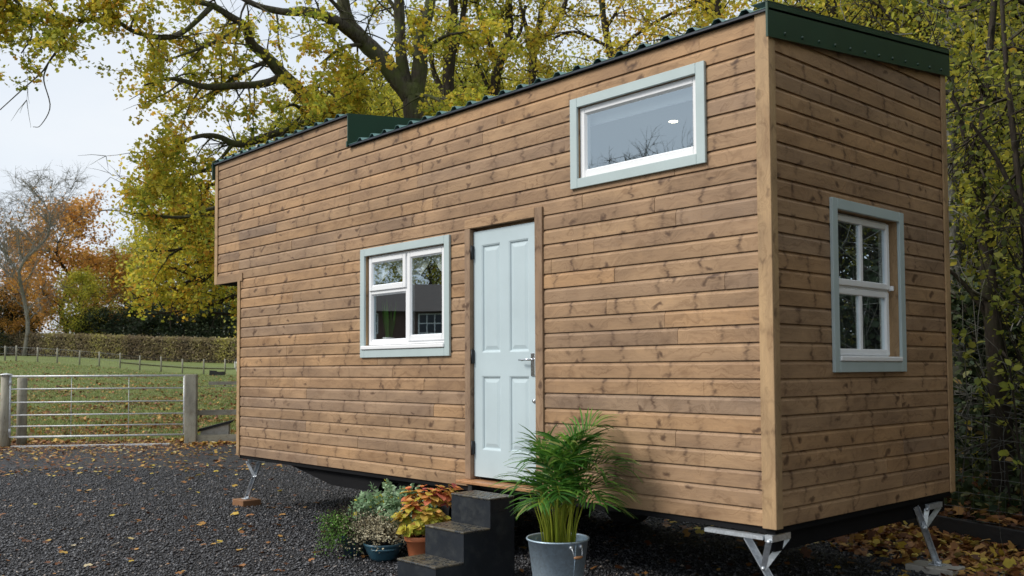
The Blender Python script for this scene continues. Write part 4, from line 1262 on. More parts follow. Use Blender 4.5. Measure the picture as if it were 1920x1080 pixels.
for z, rr_ in ((.88, .012), (.45, .012)):
    m_ = MB(); m_.tube([lift(p, z) for p in fpts], .010 if z > .8 else .008, 4); m_.build('wire', M_WIRE, t)
for z in (.86, .36):
    m_ = MB()
    for p, q in zip(fpts[7:], fpts[8:]): m_.bar(lift(p, z), lift(q, z), .03, .07)
    m_.build('rail', M_BARKDK, t)
m_ = MB()
for p, q in zip(fpts[1:8], fpts[2:9]):
    for s in np.linspace(0, 1, 9)[:-1]:
        v = p+(q-p)*s; m_.tube([lift(v, .1), lift(v, .86)], .004, 3)
m_.build('mesh', M_WIRE, t)
p = at_ground(394, 58)
t = MB(); t.bar((p[0], p[1], p[2]+.16), tuple(np.array((p[0], p[1], p[2]+.14))+np.array([cos(YAW), sin(YAW), 0])*.36), .32, .30)
t.bar((p[0]+.25, p[1]+.2, p[2]+.12), (p[0]+.65, p[1]+.6, p[2]+.12), .28, .22)
meta(t.build('water_trough', M_RUBBER), 'small black trough lying on the far grass by the paddock fence', 'trough')
def pony():
    # a black and white pony, mostly behind the tiny house: only its rump and hind legs show
    p = at_ground(449, 60); Rv = np.array([cos(YAW), sin(YAW), 0]); Fv = np.array([-sin(YAW), cos(YAW), 0])
    def q(a_, z, f=0.): return tuple(p+Rv*a_+Fv*f+np.array([0, 0, z]))
    V = []; E = []; Rd = []
    def chain(pts, start=None):
        prev = start
        for (c_, r_) in pts:
            V.append(c_); Rd.append(r_); i = len(V)-1
            if prev is not None: E.append((prev, i))
            prev = i
        return prev
    chain([(q(0, .95), .27), (q(.35, .93), .29), (q(.7, .92), .29), (q(1.0, .95), .25), (q(1.2, 1.12), .17), (q(1.42, 1.3), .12), (q(1.6, 1.32), .10), (q(1.82, 1.16), .07)])
    for f in (-.12, .12):
        chain([(q(-.06, .78, f), .15), (q(-.02, .62, f), .10), (q(-.14, .42, f), .06), (q(-.10, .16, f), .045), (q(-.08, .03, f), .06)], 0)
        chain([(q(.95, .72, f), .11), (q(.97, .42, f), .06), (q(.96, .16, f), .045), (q(.98, .03, f), .06)], 3)
    chain([(q(-.2, 1.0), .06), (q(-.28, .8), .06), (q(-.28, .5), .05), (q(-.26, .35), .02)], 0)
    me = bpy.data.meshes.new('pony'); me.from_pydata([tuple(map(float, v)) for v in V], E, [])
    o = bpy.data.objects.new('pony', me); COL.objects.link(o)
    sk = o.modifiers.new('s', 'SKIN'); sv = me.skin_vertices[0].data
    for i, r_ in enumerate(Rd): sv[i].radius = (r_, r_)
    sv[0].use_root = True
    ss = o.modifiers.new('d', 'SUBSURF'); ss.levels = 1; ss.render_levels = 2
    m, t_, oo = newmat('piebald_coat'); g = NT(t_); c = g.n('ShaderNodeTexCoord').outputs['Object']
    n = g.noise(c, 2.4, 2); g.pri(oo, g.ramp(n, [(.49, (.02, .02, .022)), (.52, (.75, .74, .72))]), .8)
    me.materials.append(m)
    meta(o, 'black and white pony half hidden behind the far end of the tiny house', 'pony')
pony()

def hedge():
    r = np.random.default_rng(21)
    a = at_ground(-120, 92); b2 = at_ground(560, 80)
    t = thing('hedge', a, 'long clipped brown green hedge crossing the far field', 'hedge')
    n = 26000; s = r.random(n); top = 1.95
    q = a+(b2-a)*s[:, None]; q[:, 2] = ground_z(q[:, 0], q[:, 1])
    Fv = np.array([-sin(YAW), cos(YAW), 0])
    f = r.choice([0, 1, 2], n, p=[.6, .3, .1]); dep = np.where(f == 0, r.normal(-.45, .08, n), r.uniform(-.5, .5, n))
    z = np.where(f == 1, top+np.abs(r.normal(0, .10, n))-.03, r.uniform(0, top, n)**1.0)
    c = q+Fv*dep[:, None]+np.array([0, 0, 1])*z[:, None]
    lo = np.sin(s*40)+np.sin(s*93+1)+np.sin(s*17); rn = np.clip(.42+.14*lo+r.normal(0, .2, n), 0, 1)
    poly_mesh('foliage', leaf_verts(c, .10+.10*r.random(n), LEAF5, .2, None, r), 5, M_HEDGE, t, rn)
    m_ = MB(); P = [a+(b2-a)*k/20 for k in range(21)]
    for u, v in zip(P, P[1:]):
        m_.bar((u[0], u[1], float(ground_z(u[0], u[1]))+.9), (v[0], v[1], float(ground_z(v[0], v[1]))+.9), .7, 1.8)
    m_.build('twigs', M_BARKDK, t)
hedge()

# ------------------------------------------------------------------ trees
def curve(P, n):
    """smooth resample of a polyline with Catmull-Rom"""
    P = np.asarray(P, float)
    if len(P) < 3: return np.array([P[0]+(P[-1]-P[0])*t for t in np.linspace(0, 1, n)])
    Q = np.vstack([2*P[0]-P[1], P, 2*P[-1]-P[-2]]); o = []
    m = len(P)-1
    for t in np.linspace(0, m-1e-6, n):
        i = int(t); f = t-i; a, b_, c, d = Q[i], Q[i+1], Q[i+2], Q[i+3]
        o.append(.5*((2*b_)+(c-a)*f+(2*a-5*b_+4*c-d)*f*f+(3*b_-a-3*c+d)*f**3))
    return np.array(o)
def twig(mb, p, d, L_, r0, r, n=4, sides=4, droop=-.05, wig=.25):
    P = [p]; q = p.copy(); dd = d.copy()
    for i in range(n):
        dd = unit(dd+r.normal(size=3)*wig*.5+np.array([0, 0, droop])); q = q+dd*L_/n; P.append(q)
    mb.tube(P, list(np.linspace(r0, r0*.3, n+1)), sides, cap=False)
    return np.array(P), dd
def limbs_tree(name, loc, label, limbs, r, leafm, barkm, group=None, sub=3.0, subl=1.2, nsub=5, leafn=12, lsize=.09, shape=LEAF5, spread=.16, bias=(.5, .2), dens=None, cat='tree', clear=.0):
    """limbs: list of (points, radii, leafy). Side shoots carry twigs, twigs carry leaves"""
    t = thing(name, loc, label, cat, group)
    tm = MB(); bm = MB(); C = []; CR = []
    done = []
    for li, (pts, rad, leafy) in enumerate(limbs):
        pts = np.array(pts, float)
        if done:
            A = np.vstack(done); dd_ = np.linalg.norm(A-pts[0], axis=1)
            if dd_.min() < 1.6: pts[0] = A[dd_.argmin()]
        n = max(6, len(pts)*4); P = curve(pts, n); rr_ = np.interp(np.linspace(0, 1, n), np.linspace(0, 1, len(rad)), rad)
        done.append(P)
        kx = 1+.04*np.sin(np.arange(n)*1.7)
        (tm if max(rad) > .09 else bm).tube(P, list(rr_*kx), 12 if max(rad) > .09 else 7)
        if leafy <= 0: continue
        seg = np.linalg.norm(np.diff(P, axis=0), axis=1); Lt = seg.sum(); cs_ = np.concatenate([[0], np.cumsum(seg)])
        cnt = int(Lt*sub*leafy)
        for k in range(cnt):
            s = Lt*(r.random()**.6); i = min(np.searchsorted(cs_, s), n-1); p = P[i]
            tan = unit(P[min(i+1, n-1)]-P[max(i-1, 0)])
            d = unit(r.normal(size=3)+tan*.5+np.array([0, 0, bias[0]*.3]))
            L_ = subl*r.uniform(.5, 1.25)
            if dens is not None and r.random() > dens(p+d*L_*.7): continue
            Q, dd = twig(bm, p, d, L_, min(rr_[i]*.5, .022), r, 5, 4, droop=-.06)
            for j in range(nsub):
                q = Q[r.integers(1, len(Q))]; d2 = unit(dd+r.normal(size=3)*.9)
                T, d3 = twig(bm, q, d2, subl*.38*r.uniform(.6, 1.2), .007, r, 2, 3, droop=-.1)
                if dens is not None and r.random() > dens(T[-1]): continue
                lc = r.normal()*.16+bias[1]
                w_ = r.random((leafn, 1)); base = T[0]*(1-w_)+T[-1]*w_
                C.append(base+r.normal(size=(leafn, 3))*spread); CR.append(np.full(leafn, lc))
    if tm.v: tm.build('trunk', barkm, t)
    bm.build('branches', barkm, t)
    if C:
        C = np.vstack(C); CR = np.clip(np.concatenate(CR)+r.normal(0, .14, len(C))+.3, 0, 1)
        if clear > 0:
            big = np.vstack([curve(p_, 40)[np.interp(np.linspace(0, 1, 40), np.linspace(0, 1, len(q_)), q_) > .045] for p_, q_, _ in limbs])
            kp = np.ones(len(C), bool)
            for b_ in range(0, len(C), 4000): kp[b_:b_+4000] = (np.linalg.norm(C[b_:b_+4000, None]-big[None], axis=2).min(1) > clear)
            C = C[kp]; CR = CR[kp]
        o = poly_mesh('crown', leaf_verts(C, lsize*(.45+1.1*r.random(len(C))), shape, .35, None, r), len(shape), leafm, t, CR)
    return t, (0 if not len(C) else len(C))

def LP(spec, d):
    """limb from (px, py, width_px[, depth]) stations of the photograph at a distance d"""
    P = []; Rr = []
    for s in spec:
        dd = s[3] if len(s) > 3 else d
        P.append(at(s[0], s[1], dd)); Rr.append(s[2]*.57*dd/FPX)
    return np.array(P), Rr
def gp(px, d):
    p = at(px, 700, d); return np.array([p[0], p[1], GZ])

# the great oak behind the house
def sky_hole(p):
    """the crown is thin at its open left side"""
    x, y, z = pj(p)
    if x < 250 and y > 150+.55*max(0, x): return .0 if y < 330 or x < 150 else .3
    if x < 60 and y > 190: return .05
    if x < 230 and y > 175: return .12
    return 1.
r = np.random.default_rng(31)
D = 19.
b0 = gp(790, D)
tr = np.array([b0, b0+[0, 0, 1.5], at(786, 330, D), at(780, 225, D), at(772, 160, D)])
limbs = [(tr, [.36, .30, .27, .25, .20], 0)]
limbs.append((*LP([(772, 190, 34), (745, 150, 30), (715, 110, 30), (683, 79, 28), (655, 45, 24), (645, 10, 20), (635, -60, 16)], D), .6))
limbs.append((*LP([(683, 80, 24, 19), (652, 55, 20, 18.6), (620, 35, 18, 18.2), (576, 22, 16, 17.8), (530, 22, 12, 17.5), (470, 5, 9, 17.2), (400, -40, 6, 17)], D), 1.))
limbs.append((*LP([(764, 180, 22), (754, 120, 20), (750, 60, 18), (748, 0, 17), (744, -90, 12)], D), .8))
limbs.append((*LP([(788, 200, 26), (787, 130, 26), (790, 70, 22), (806, 10, 18), (815, -80, 12)], D), 1.))
limbs.append((*LP([(745, 330, 26, 19.5), (640, 260, 24, 19.6), (598, 215, 23, 19.5), (570, 179, 22, 19.3), (532, 142, 22, 19), (504, 110, 18, 18.8), (472, 82, 16, 18.5), (460, 50, 14, 18.2), (430, 30, 12, 18), (394, 9, 10, 17.8), (324, -6, 8, 17.5), (240, -30, 5, 17)], D), .9))
limbs.append((*LP([(530, 146, 14, 19), (494, 157, 13, 18.7), (440, 161, 12, 18.4), (385, 163, 11, 18.2), (345, 152, 8, 18), (312, 148, 6, 17.8), (270, 160, 3, 17.6)], D), 1.))
limbs.append((*LP([(660, 300, 16, 19.6), (590, 262, 15, 19.2), (535, 247, 13, 19), (479, 264, 13, 18.8), (441, 270, 12, 18.6), (409, 256, 9, 18.4), (370, 256, 7, 18.2), (310, 280, 4, 18), (270, 300, 2, 17.8)], D), 1.2))
limbs.append((*LP([(560, 470, 12, 19), (470, 395, 9, 18.8), (407, 389, 7, 18.6), (347, 407, 6, 18.4), (278, 403, 4, 18.2), (208, 394, 2, 18), (180, 398, 1.5, 17.9)], D), .8))
limbs.append((*LP([(394, 9, 9, 17.8), (330, 68, 8, 17.5), (259, 62, 8, 17.3), (222, 42, 7, 17.1), (194, 35, 7, 17), (130, 38, 6, 16.8), (70, 20, 4, 16.6), (10, 10, 3, 16.4), (-60, 20, 2, 16.2)], D), 2.))
limbs.append((*LP([(132, 38, 5, 16.8), (120, 75, 4, 16.8), (96, 110, 3.5, 16.8), (78, 136, 2.6, 16.8), (45, 165, 2, 16.8), (0, 206, 1.5, 16.8)], D), .12))
limbs.append((*LP([(90, 118, 3, 16.8), (82, 150, 2.2, 16.8), (94, 200, 1.8, 16.8), (76, 235, 1.2, 16.8), (62, 238, 1, 16.8)], D), .1))
limbs.append((*LP([(460, 50, 8, 18.2), (400, 80, 6, 17.8), (350, 100, 4, 17.5), (290, 120, 2, 17.2)], D), 1.2))
limbs.append((*LP([(440, 270, 7, 18.6), (400, 310, 5, 18.3), (350, 330, 4, 18), (300, 350, 2, 17.8)], D), 1.2))
limbs.append((*LP([(-40, -60, 5, 16.4), (30, 0, 4, 16.2), (60, 60, 3, 16.2), (40, 100, 2, 16.1)], D), 1.2))
for k, (x0_, y0_, x1_, y1_) in enumerate([(683, 79, 600, 120), (715, 110, 640, 190), (570, 179, 660, 150), (770, 180, 850, 205), (790, 100, 870, 60), (748, 30, 690, -40), (598, 215, 520, 205), (650, 30, 560, -40), (500, 106, 380, 200), (535, 247, 600, 230)]):
    limbs.append((*LP([(x0_, y0_, 8, 19), ((x0_+x1_)/2, (y0_+y1_)/2-10, 6, 18.4+.3*(k % 3)), (x1_, y1_, 3, 18+.5*(k % 3))], D), 1.6))
OAK = limbs_tree('oak_tree', b0, 'great spreading oak with mossy forked limbs and green gold leaves behind the tiny house', limbs, r, M_OAKL, M_BARKOAK,
                 sub=4.0, subl=1.1, nsub=7, leafn=26, lsize=.075, shape=LEAF8, spread=.07, dens=sky_hole, bias=(.3, .34), clear=.55)
print('oak leaves', OAK[1])

r = np.random.default_rng(33); b0 = gp(560, 25)
limbs = [(np.array([b0, b0+[0, 0, 2.], at(555, 420, 25), at(548, 350, 25)]), [.3, .26, .2, .14], 0)]
for spec in ([(552, 400, 12), (480, 350, 9), (400, 345, 7), (330, 370, 4), (275, 385, 2)], [(553, 450, 12), (470, 430, 9), (390, 455, 7), (320, 470, 4), (265, 470, 2)],
             [(554, 500, 12), (470, 500, 9), (380, 520, 7), (310, 545, 4), (250, 560, 2)], [(554, 540, 11), (480, 545, 9), (400, 570, 7), (330, 585, 4), (280, 590, 2)],
             [(550, 370, 11), (470, 330, 8), (400, 320, 6), (330, 330, 4), (280, 350, 2)], [(470, 430, 7), (420, 400, 5), (350, 420, 3), (300, 440, 2)],
             [(470, 500, 7), (420, 480, 5), (340, 500, 3), (290, 510, 2)], [(554, 560, 9), (500, 580, 7), (440, 590, 5), (390, 585, 3)], [(400, 345, 5), (370, 400, 3), (330, 430, 2)]):
    P, Rr = LP([(a_, b_, c_, 25-.006*(555-a_)) for a_, b_, c_ in spec], 25); limbs.append((P, Rr, 1.5))
LOW = limbs_tree('drooping_maple', b0, 'low hanging olive gold tree whose boughs reach out left of the loft end wall', limbs, r, M_OAKL, M_BARKDK, sub=2.9, subl=1.35, nsub=6, leafn=20, lsize=.085, spread=.12, bias=(.2, .42), dens=lambda p: 0. if (lambda q: q[1] > 592-.12*max(0, 330-q[0]) or q[0] < 215)(pj(p)) else 1.)
# slender trees seen above the roof
def slender(name, label, px, D, stems, seed, leafm, **kw):
    r = np.random.default_rng(seed); b0 = gp(px, D); limbs = []
    for st in stems:
        P, Rr = LP(st, D)
        if st is stems[0]:
            P = np.vstack([b0, b0+(P[0]-b0)*.5, P]); Rr = [Rr[0]*1.5, Rr[0]*1.2]+list(Rr)
        limbs.append((P, Rr, kw.get('leafy', 1.)))
    a = dict(sub=3.2, subl=1.4, nsub=6, leafn=20, lsize=.078, spread=.13); a.update({k: v for k, v in kw.items() if k != 'leafy'})
    t, n = limbs_tree(name, b0, label, limbs, r, leafm, M_BARKDK, 'slender trees beyond the tiny house roof', **a); print(name, n)
slender('ash_tree', 'straight dark stem just right of the great oak, forking near the top', 842, 24, [[(841, 215, 22), (840, 150, 20), (846, 80, 18), (850, 0, 16), (852, -120, 12)], [(846, 110, 12), (860, 70, 10), (873, 0, 8), (890, -100, 5)], [(841, 190, 12), (815, 140, 9), (805, 90, 6), (790, 20, 4)]], 41, M_YELL, bias=(.3, .1))
slender('ash_tree', 'dark tree parting in a V above the middle of the roof', 931, 25, [[(928, 190, 18), (935, 126, 16), (954, 72, 14), (954, 0, 12), (960, -100, 9)], [(931, 128, 11), (926, 100, 10), (906, 50, 9), (893, 0, 8), (880, -90, 5)], [(945, 100, 7), (975, 60, 6), (985, 10, 5)], [(930, 180, 8), (900, 130, 6), (885, 80, 4)]], 42, M_YELL, bias=(.3, .15))
slender('ash_tree', 'dark stems fanning upward left of the high window', 1000, 27, [[(998, 170, 14), (1000, 90, 12), (1012, 40, 10), (1018, -20, 8), (1020, -120, 6)], [(1000, 92, 9), (985, 45, 7), (976, 10, 6), (965, -70, 4)], [(1002, 100, 11), (1034, 56, 9), (1050, 30, 8), (1064, -10, 7), (1085, -110, 4)]], 43, M_YELL, bias=(.3, .25))
slender('maple_tree', 'golden leaved tree with a slanting bough above the high window', 1140, 24, [[(1150, 150, 14), (1140, 80, 12), (1130, 20, 10), (1120, -100, 8)], [(1145, 110, 7), (1200, 60, 6), (1270, 20, 5), (1340, 0, 3)], [(1140, 90, 6), (1080, 60, 5), (1040, 70, 3)], [(1135, 50, 6), (1180, -10, 4), (1240, -50, 3)]], 44, M_YELL, bias=(.3, .4), sub=3.6)
slender('maple_tree', 'golden tree behind the near roof corner with a dark upright stem', 1345, 20, [[(1345, 140, 16), (1347, 60, 15), (1344, 0, 13), (1340, -120, 9)], [(1347, 70, 8), (1400, 30, 6), (1450, 0, 4)], [(1345, 90, 7), (1290, 70, 5), (1230, 75, 3)], [(1345, 30, 7), (1270, -20, 5), (1210, -30, 3)]], 45, M_YELL, bias=(.3, .35), sub=4.)
slender('hornbeam_tree', 'pale barked tree rising behind the green verge flashing', 1590, 16, [[(1600, 150, 22), (1575, 90, 22), (1560, 30, 20), (1550, -100, 14)], [(1575, 80, 9), (1620, 40, 7), (1680, 10, 4)], [(1570, 60, 8), (1520, 20, 6), (1470, 10, 4)], [(1600, 120, 8), (1660, 100, 5), (1720, 60, 3)]], 46, M_YELL, bias=(.3, .15), lsize=.062, subl=1.1, sub=4.5)
slender('hornbeam_tree', 'tree with crossing stems above the far corner of the end wall', 1700, 14, [[(1735, 180, 20), (1720, 100, 20), (1745, 30, 18), (1750, -100, 12)], [(1720, 110, 9), (1690, 60, 7), (1650, 10, 5)], [(1735, 60, 8), (1790, 40, 6), (1850, 50, 4)]], 47, M_YELL, bias=(.3, .1), lsize=.058, subl=1.0, sub=4.5)

# generic tree meshes shared by copies
def gtree(seed, h, cr, cb, leafm, barkm, nb=34, leafn=16, lsize=.2, nsub=7, tr_=.22, spread=.3, shape=LEAF5, bias=.2, parent=None, up=.35):
    r = np.random.default_rng(seed); tm = MB(); bm = MB(); C = []; CR = []
    P = np.array([[r.normal()*.12*k, r.normal()*.12*k, h*k/6*.96] for k in range(7)]); P[0] = 0
    P = curve(P, 16); tm.tube(P, list(np.linspace(tr_, tr_*.15, 16)), 10)
    for k in range(nb):
        f = cb+(1-cb)*((k+.5)/nb)**.9; p = P[min(15, int(f*15))]
        a = k*2.4+r.uniform(-.4, .4); prof = sin(pi*(.12+.86*(f-cb)/(1-cb)))**.6
        L_ = cr*prof*r.uniform(.75, 1.15)
        d = unit(np.array([cos(a), sin(a), up+.5*(f-cb)]))
        Q, dd = twig(bm, p, d, L_, tr_*.28*(1-f*.6), r, 6, 5, droop=-.03, wig=.22)
        for j in range(nsub):
            q = Q[r.integers(2, len(Q))]; d2 = unit(dd*.6+r.normal(size=3)*.8+np.array([0, 0, .1]))
            T, d3 = twig(bm, q, d2, L_*.34*r.uniform(.6, 1.2), .03 if leafn else .014, r, 3, 3, droop=-.03)
            if leafn:
                lc = r.normal()*.16+bias; w_ = r.random((leafn, 1)); C.append(T[0]*(1-w_)+T[-1]*w_+r.normal(size=(leafn, 3))*spread); CR.append(np.full(leafn, lc))
            else:
                for _ in range(4): twig(bm, T[r.integers(0, len(T))], unit(d3+r.normal(size=3)*.6), L_*.2, .007, r, 2, 3)
    tm.build('trunk', barkm, parent); bm.build('branches', barkm, parent)
    if leafn:
        C = np.vstack(C); CR = np.clip(np.concatenate(CR)+r.normal(0, .13, len(C))+.3, 0, 1)
        poly_mesh('crown', leaf_verts(C, lsize*(.45+1.1*r.random(len(C))), shape, .35, None, r), len(shape), leafm, parent, CR)
PROTO = {}
def proto(key, *a, **k): PROTO[key] = (a, k)
proto('nyel', 57, 11, 3.8, .14, M_YELL, M_BARKDK, nb=58, leafn=54, nsub=12, lsize=.08, spread=.24, bias=.05)
proto('noli', 58, 10, 3.9, .12, M_OLIVE, M_BARKDK, nb=58, leafn=54, nsub=12, lsize=.08, spread=.24, bias=.2)
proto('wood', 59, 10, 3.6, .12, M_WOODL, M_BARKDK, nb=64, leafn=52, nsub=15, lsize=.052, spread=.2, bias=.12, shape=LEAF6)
proto('oran', 51, 11, 3.6, .18, M_ORANG, M_BARKDK, nb=46, leafn=34, lsize=.165, spread=.35)
proto('yell', 52, 11, 3.8, .14, M_YELL, M_BARKDK, nb=50, leafn=34, lsize=.155, spread=.35, bias=.05)
proto('oliv', 53, 10, 3.9, .16, M_OLIVE, M_BARKDK, nb=54, leafn=34, lsize=.15, spread=.34, bias=.3)
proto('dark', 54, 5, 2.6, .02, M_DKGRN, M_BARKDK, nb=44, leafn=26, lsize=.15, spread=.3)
M_BARKPALE = bark('pale_bark', (.13, .12, .10), (.27, .255, .21))
proto('bare', 55, 10, 3.4, .22, M_ORANG, M_BARKPALE, nb=44, leafn=0, nsub=13, tr_=.13, up=1.1)
made = {}
def place(key, name, pos, scale, rz, label, group, hs=1.):
    if key not in made:
        t = thing(name, pos, label, 'tree', group); ORG[t.name] = np.zeros(3); a, k = PROTO[key]; gtree(*a, parent=t, **k); made[key] = t
    else:
        s = made[key]; t = s.copy(); COL.objects.link(t); meta(t, label, 'tree', group)
        t.name = name
        for ch in s.children:
            c = ch.copy(); COL.objects.link(c); c.parent = t
        t.location = Vector([float(v) for v in pos])
    t.scale = (scale, scale, scale*hs); t.rotation_euler[2] = rz
    return t
def far(key, name, px, d, h, rz, label, group, hs=1.):
    base = {'oran': 11, 'yell': 11, 'oliv': 10, 'dark': 5, 'bare': 10}[key]
    p = at_ground(px, d); return place(key, name, (p[0], p[1], p[2]-.1), h/base/hs, rz, label, group, hs)
G1 = 'trees beyond the far hedge'
far('bare', 'bare_tree', 45, 88, 17.5, 0, 'leafless pale branched tree at the far left beyond the hedge', G1)
far('bare', 'bare_tree', -10, 92, 16, 2., 'leafless tree cut by the left edge of the view', G1)
far('oran', 'orange_oak', 120, 100, 17.2, .3, 'rounded orange oak behind the leafless tree', G1)
far('oran', 'orange_oak', 55, 108, 14.5, 1.7, 'orange oak at the far left, partly behind bare branches', G1)
far('oran', 'orange_oak', 185, 112, 12.6, 2.9, 'smaller orange tree right of the rounded orange oak', G1)
far('yell', 'yellow_maple', 150, 92, 8.5, .6, 'low golden tree under the orange oaks', G1)
far('oran', 'orange_oak', 30, 90, 7.6, .9, 'low deep orange tree by the left end of the hedge', G1)
far('oran', 'orange_oak', 228, 104, 11.5, 4.4, 'brownish orange tree just left of the drooping oak boughs', G1)
far('yell', 'yellow_maple', 268, 108, 14.0, 2.2, 'tall golden tree just beyond the hanging oak twigs', G1)
far('oliv', 'field_maple', 318, 98, 14.5, .2, 'broad olive green tree beyond the hedge, middle of the row', G1)
far('oliv', 'field_maple', 385, 96, 16.6, 2.6, 'tall olive gold tree beside the loft end of the tiny house', G1)
far('yell', 'yellow_maple', 440, 94, 17.0, 4.1, 'golden tree showing below the loft overhang', G1)
far('oliv', 'field_maple', 500, 94, 16.0, 5.2, 'olive tree hidden behind the loft end of the tiny house', G1)
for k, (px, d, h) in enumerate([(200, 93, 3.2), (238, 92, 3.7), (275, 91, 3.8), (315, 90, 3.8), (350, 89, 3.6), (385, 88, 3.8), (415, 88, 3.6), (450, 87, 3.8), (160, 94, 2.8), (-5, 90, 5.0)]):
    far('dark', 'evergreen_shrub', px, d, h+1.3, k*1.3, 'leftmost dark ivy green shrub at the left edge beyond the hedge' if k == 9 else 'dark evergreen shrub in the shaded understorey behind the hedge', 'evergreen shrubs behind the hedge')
G2 = 'trees filling the wood behind the tiny house'
for k, (px, d, h) in enumerate([(700, 46, 13), (660, 52, 14), (610, 56, 15), (690, 38, 12.5), (650, 36, 12.5), (730, 40, 14), (800, 36, 13), (880, 38, 13.5), (960, 36, 13), (1040, 40, 14), (1120, 36, 13), (1210, 34, 13), (1300, 36, 13.5), (1390, 30, 12.5), (1480, 32, 13), (1560, 26, 12), (1650, 28, 12), (1740, 24, 11.5), (1830, 26, 12), (1920, 22, 11.5), (2010, 26, 12)]):
    key = ('noli', 'nyel', 'noli', 'nyel', 'nyel')[k % 5]
    nm = {'noli': 'field_maple', 'nyel': 'yellow_maple'}[key]
    p = gp(px, d); lab = 'golden leaved woodland tree in the mass behind the tiny house' if key == 'nyel' else 'olive green woodland tree in the mass behind the tiny house'
    place(key, nm, p, h/(10 if key == 'noli' else 11), k*1.9, lab, G2)

# ------------------------------------------------------------------ the near wood at the right
G3 = 'near trees in the shaded wood right of the tiny house'
def nearwood():
    sp = [('grey_stem', 'grey ivied trunk standing close past the far edge of the end wall', 1800, 11.5, [[(1812, 900, 26), (1800, 700, 24), (1790, 500, 23), (1782, 330, 22), (1778, 150, 20), (1790, -60, 16)], [(1782, 340, 10), (1820, 280, 8), (1880, 240, 6), (1930, 230, 4)], [(1790, 500, 9), (1835, 420, 8), (1850, 300, 6), (1860, 180, 5)]], 61, M_BARKGR),
          ('dark_stem', 'ridged dark trunk at the right edge behind the wire fence', 1870, 9.2, [[(1880, 950, 36), (1878, 800, 34), (1865, 640, 30), (1850, 480, 23), (1838, 330, 17), (1850, 160, 13), (1870, -60, 9)], [(1862, 620, 10), (1830, 560, 9), (1795, 520, 7), (1770, 500, 5)], [(1845, 340, 12), (1810, 260, 9), (1790, 190, 7), (1740, 150, 5)], [(1850, 470, 12), (1900, 360, 9), (1930, 250, 7)]], 62, M_BARKDK),
          ('thin_stem', 'thin leaning stem crossing the upper right corner', 1935, 8.4, [[(1960, 900, 20), (1945, 600, 16), (1920, 420, 12), (1900, 250, 10), (1885, 100, 8), (1875, -60, 6)], [(1915, 400, 9), (1870, 300, 7), (1820, 230, 5)]], 63, M_BARKDK)]
    for nm, lab, px, d, stems, seed, bk_ in sp:
        r = np.random.default_rng(seed); b0 = gp(px, d); limbs = []
        for i, st in enumerate(stems):
            P, Rr = LP(st, d)
            if i == 0: P = np.vstack([[P[0][0], P[0][1], GZ+.1], P]); Rr = [Rr[0]*1.15]+list(Rr)
            limbs.append((P, Rr, .9))
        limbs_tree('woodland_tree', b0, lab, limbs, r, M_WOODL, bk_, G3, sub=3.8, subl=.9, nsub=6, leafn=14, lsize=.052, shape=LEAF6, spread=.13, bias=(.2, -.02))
    r = np.random.default_rng(66); b0 = gp(1985, 10.5); L0 = np.array([b0, at(1975, 600, 10.5), at(1955, 250, 10.2), at(1935, 0, 10), at(1930, -150, 10)])
    limbs = [(L0, [.09, .07, .055, .04, .02], .3)]
    for sp_ in ([(1935, 10, 9), (1870, -10, 7), (1800, 15, 5), (1740, 10, 3)], [(1945, 110, 9), (1890, 90, 6), (1830, 110, 4), (1780, 90, 2)], [(1950, 210, 9), (1900, 180, 6), (1850, 190, 4), (1800, 170, 2)], [(1960, 330, 8), (1915, 290, 5), (1870, 300, 3), (1820, 280, 2)]):
        P, Rr = LP(sp_, 10.); limbs.append((P, Rr, 2.2))
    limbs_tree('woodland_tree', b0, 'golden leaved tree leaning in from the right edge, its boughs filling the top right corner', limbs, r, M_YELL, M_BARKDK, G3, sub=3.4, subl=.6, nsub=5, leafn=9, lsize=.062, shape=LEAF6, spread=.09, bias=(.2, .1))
    # saplings and brambles with bigger, brighter leaves close to the fence
    r = np.random.default_rng(71)
    for k, (px, py, d) in enumerate([(1868, 560, 7.6), (1888, 680, 7.5), (1830, 700, 7.9), (1850, 745, 7.8), (1905, 850, 7.2), (1815, 400, 8.2), (1900, 480, 7.6), (1880, 100, 8.0), (1800, 620, 8.3)]):
        e = at(px, py, d); b0 = np.array([e[0]+.3, e[1]+.25, GZ+.15])
        t = thing('hazel_sapling', b0, ['lime leaved spray at the right edge below mid height, by the ridged trunk', 'lime leaves in a fan at the far right above the mesh fence', 'few lime leaves hanging between the end wall and the ridged trunk', 'small lime sprig lower between end wall and right edge', 'low lime sprig against the wire mesh at the right edge', 'pale green leaves beside the top half of the end wall', 'pale leaf spray at the right edge level with the end window top', 'large pale leaves in the top right corner', 'lime sprig tight against the end wall edge'][k], 'sapling', 'lime leaved saplings in the near wood')
        m_ = MB(); m_.tube(curve([b0, (b0+e)/2+np.array([.08, .05, .1]), e], 10), list(np.linspace(.012, .003, 10)), 5)
        C = []; Dr = []
        for j in range(5):
            dd = unit(r.normal(size=3)+np.array([0, 0, -.1])); q = e-unit(e-b0)*.06*j; q2 = q+dd*.10; m_.tube([q, q2], .002, 3)
            for i in range(3 if k < 7 else 4): C.append(q2-dd*.03*i); Dr.append(unit(dd+r.normal(size=3)*.9))
        m_.build('stem', M_BARKDK, t)
        C = np.array(C); Dr = np.array(Dr)
        poly_mesh('leaves', leaf_verts(C, .075*(.7+.6*r.random(len(C))), LEAF6, .5, Dr, r), 6, M_BRIGHT, t, r.random(len(C)))
    # tangled undergrowth (stuff): brambles, ivy, thin sticks
    n = 26000; x = r.uniform(-7, 6, n); q = r.random(n)**1.3*5.0+.35
    y = np.array([sleeper_y(v) for v in x])+q; hmax = .5+1.5*smooth(0, 3, q)+.5*np.sin(x*2.3)+.4*np.sin(x*5.1+q)
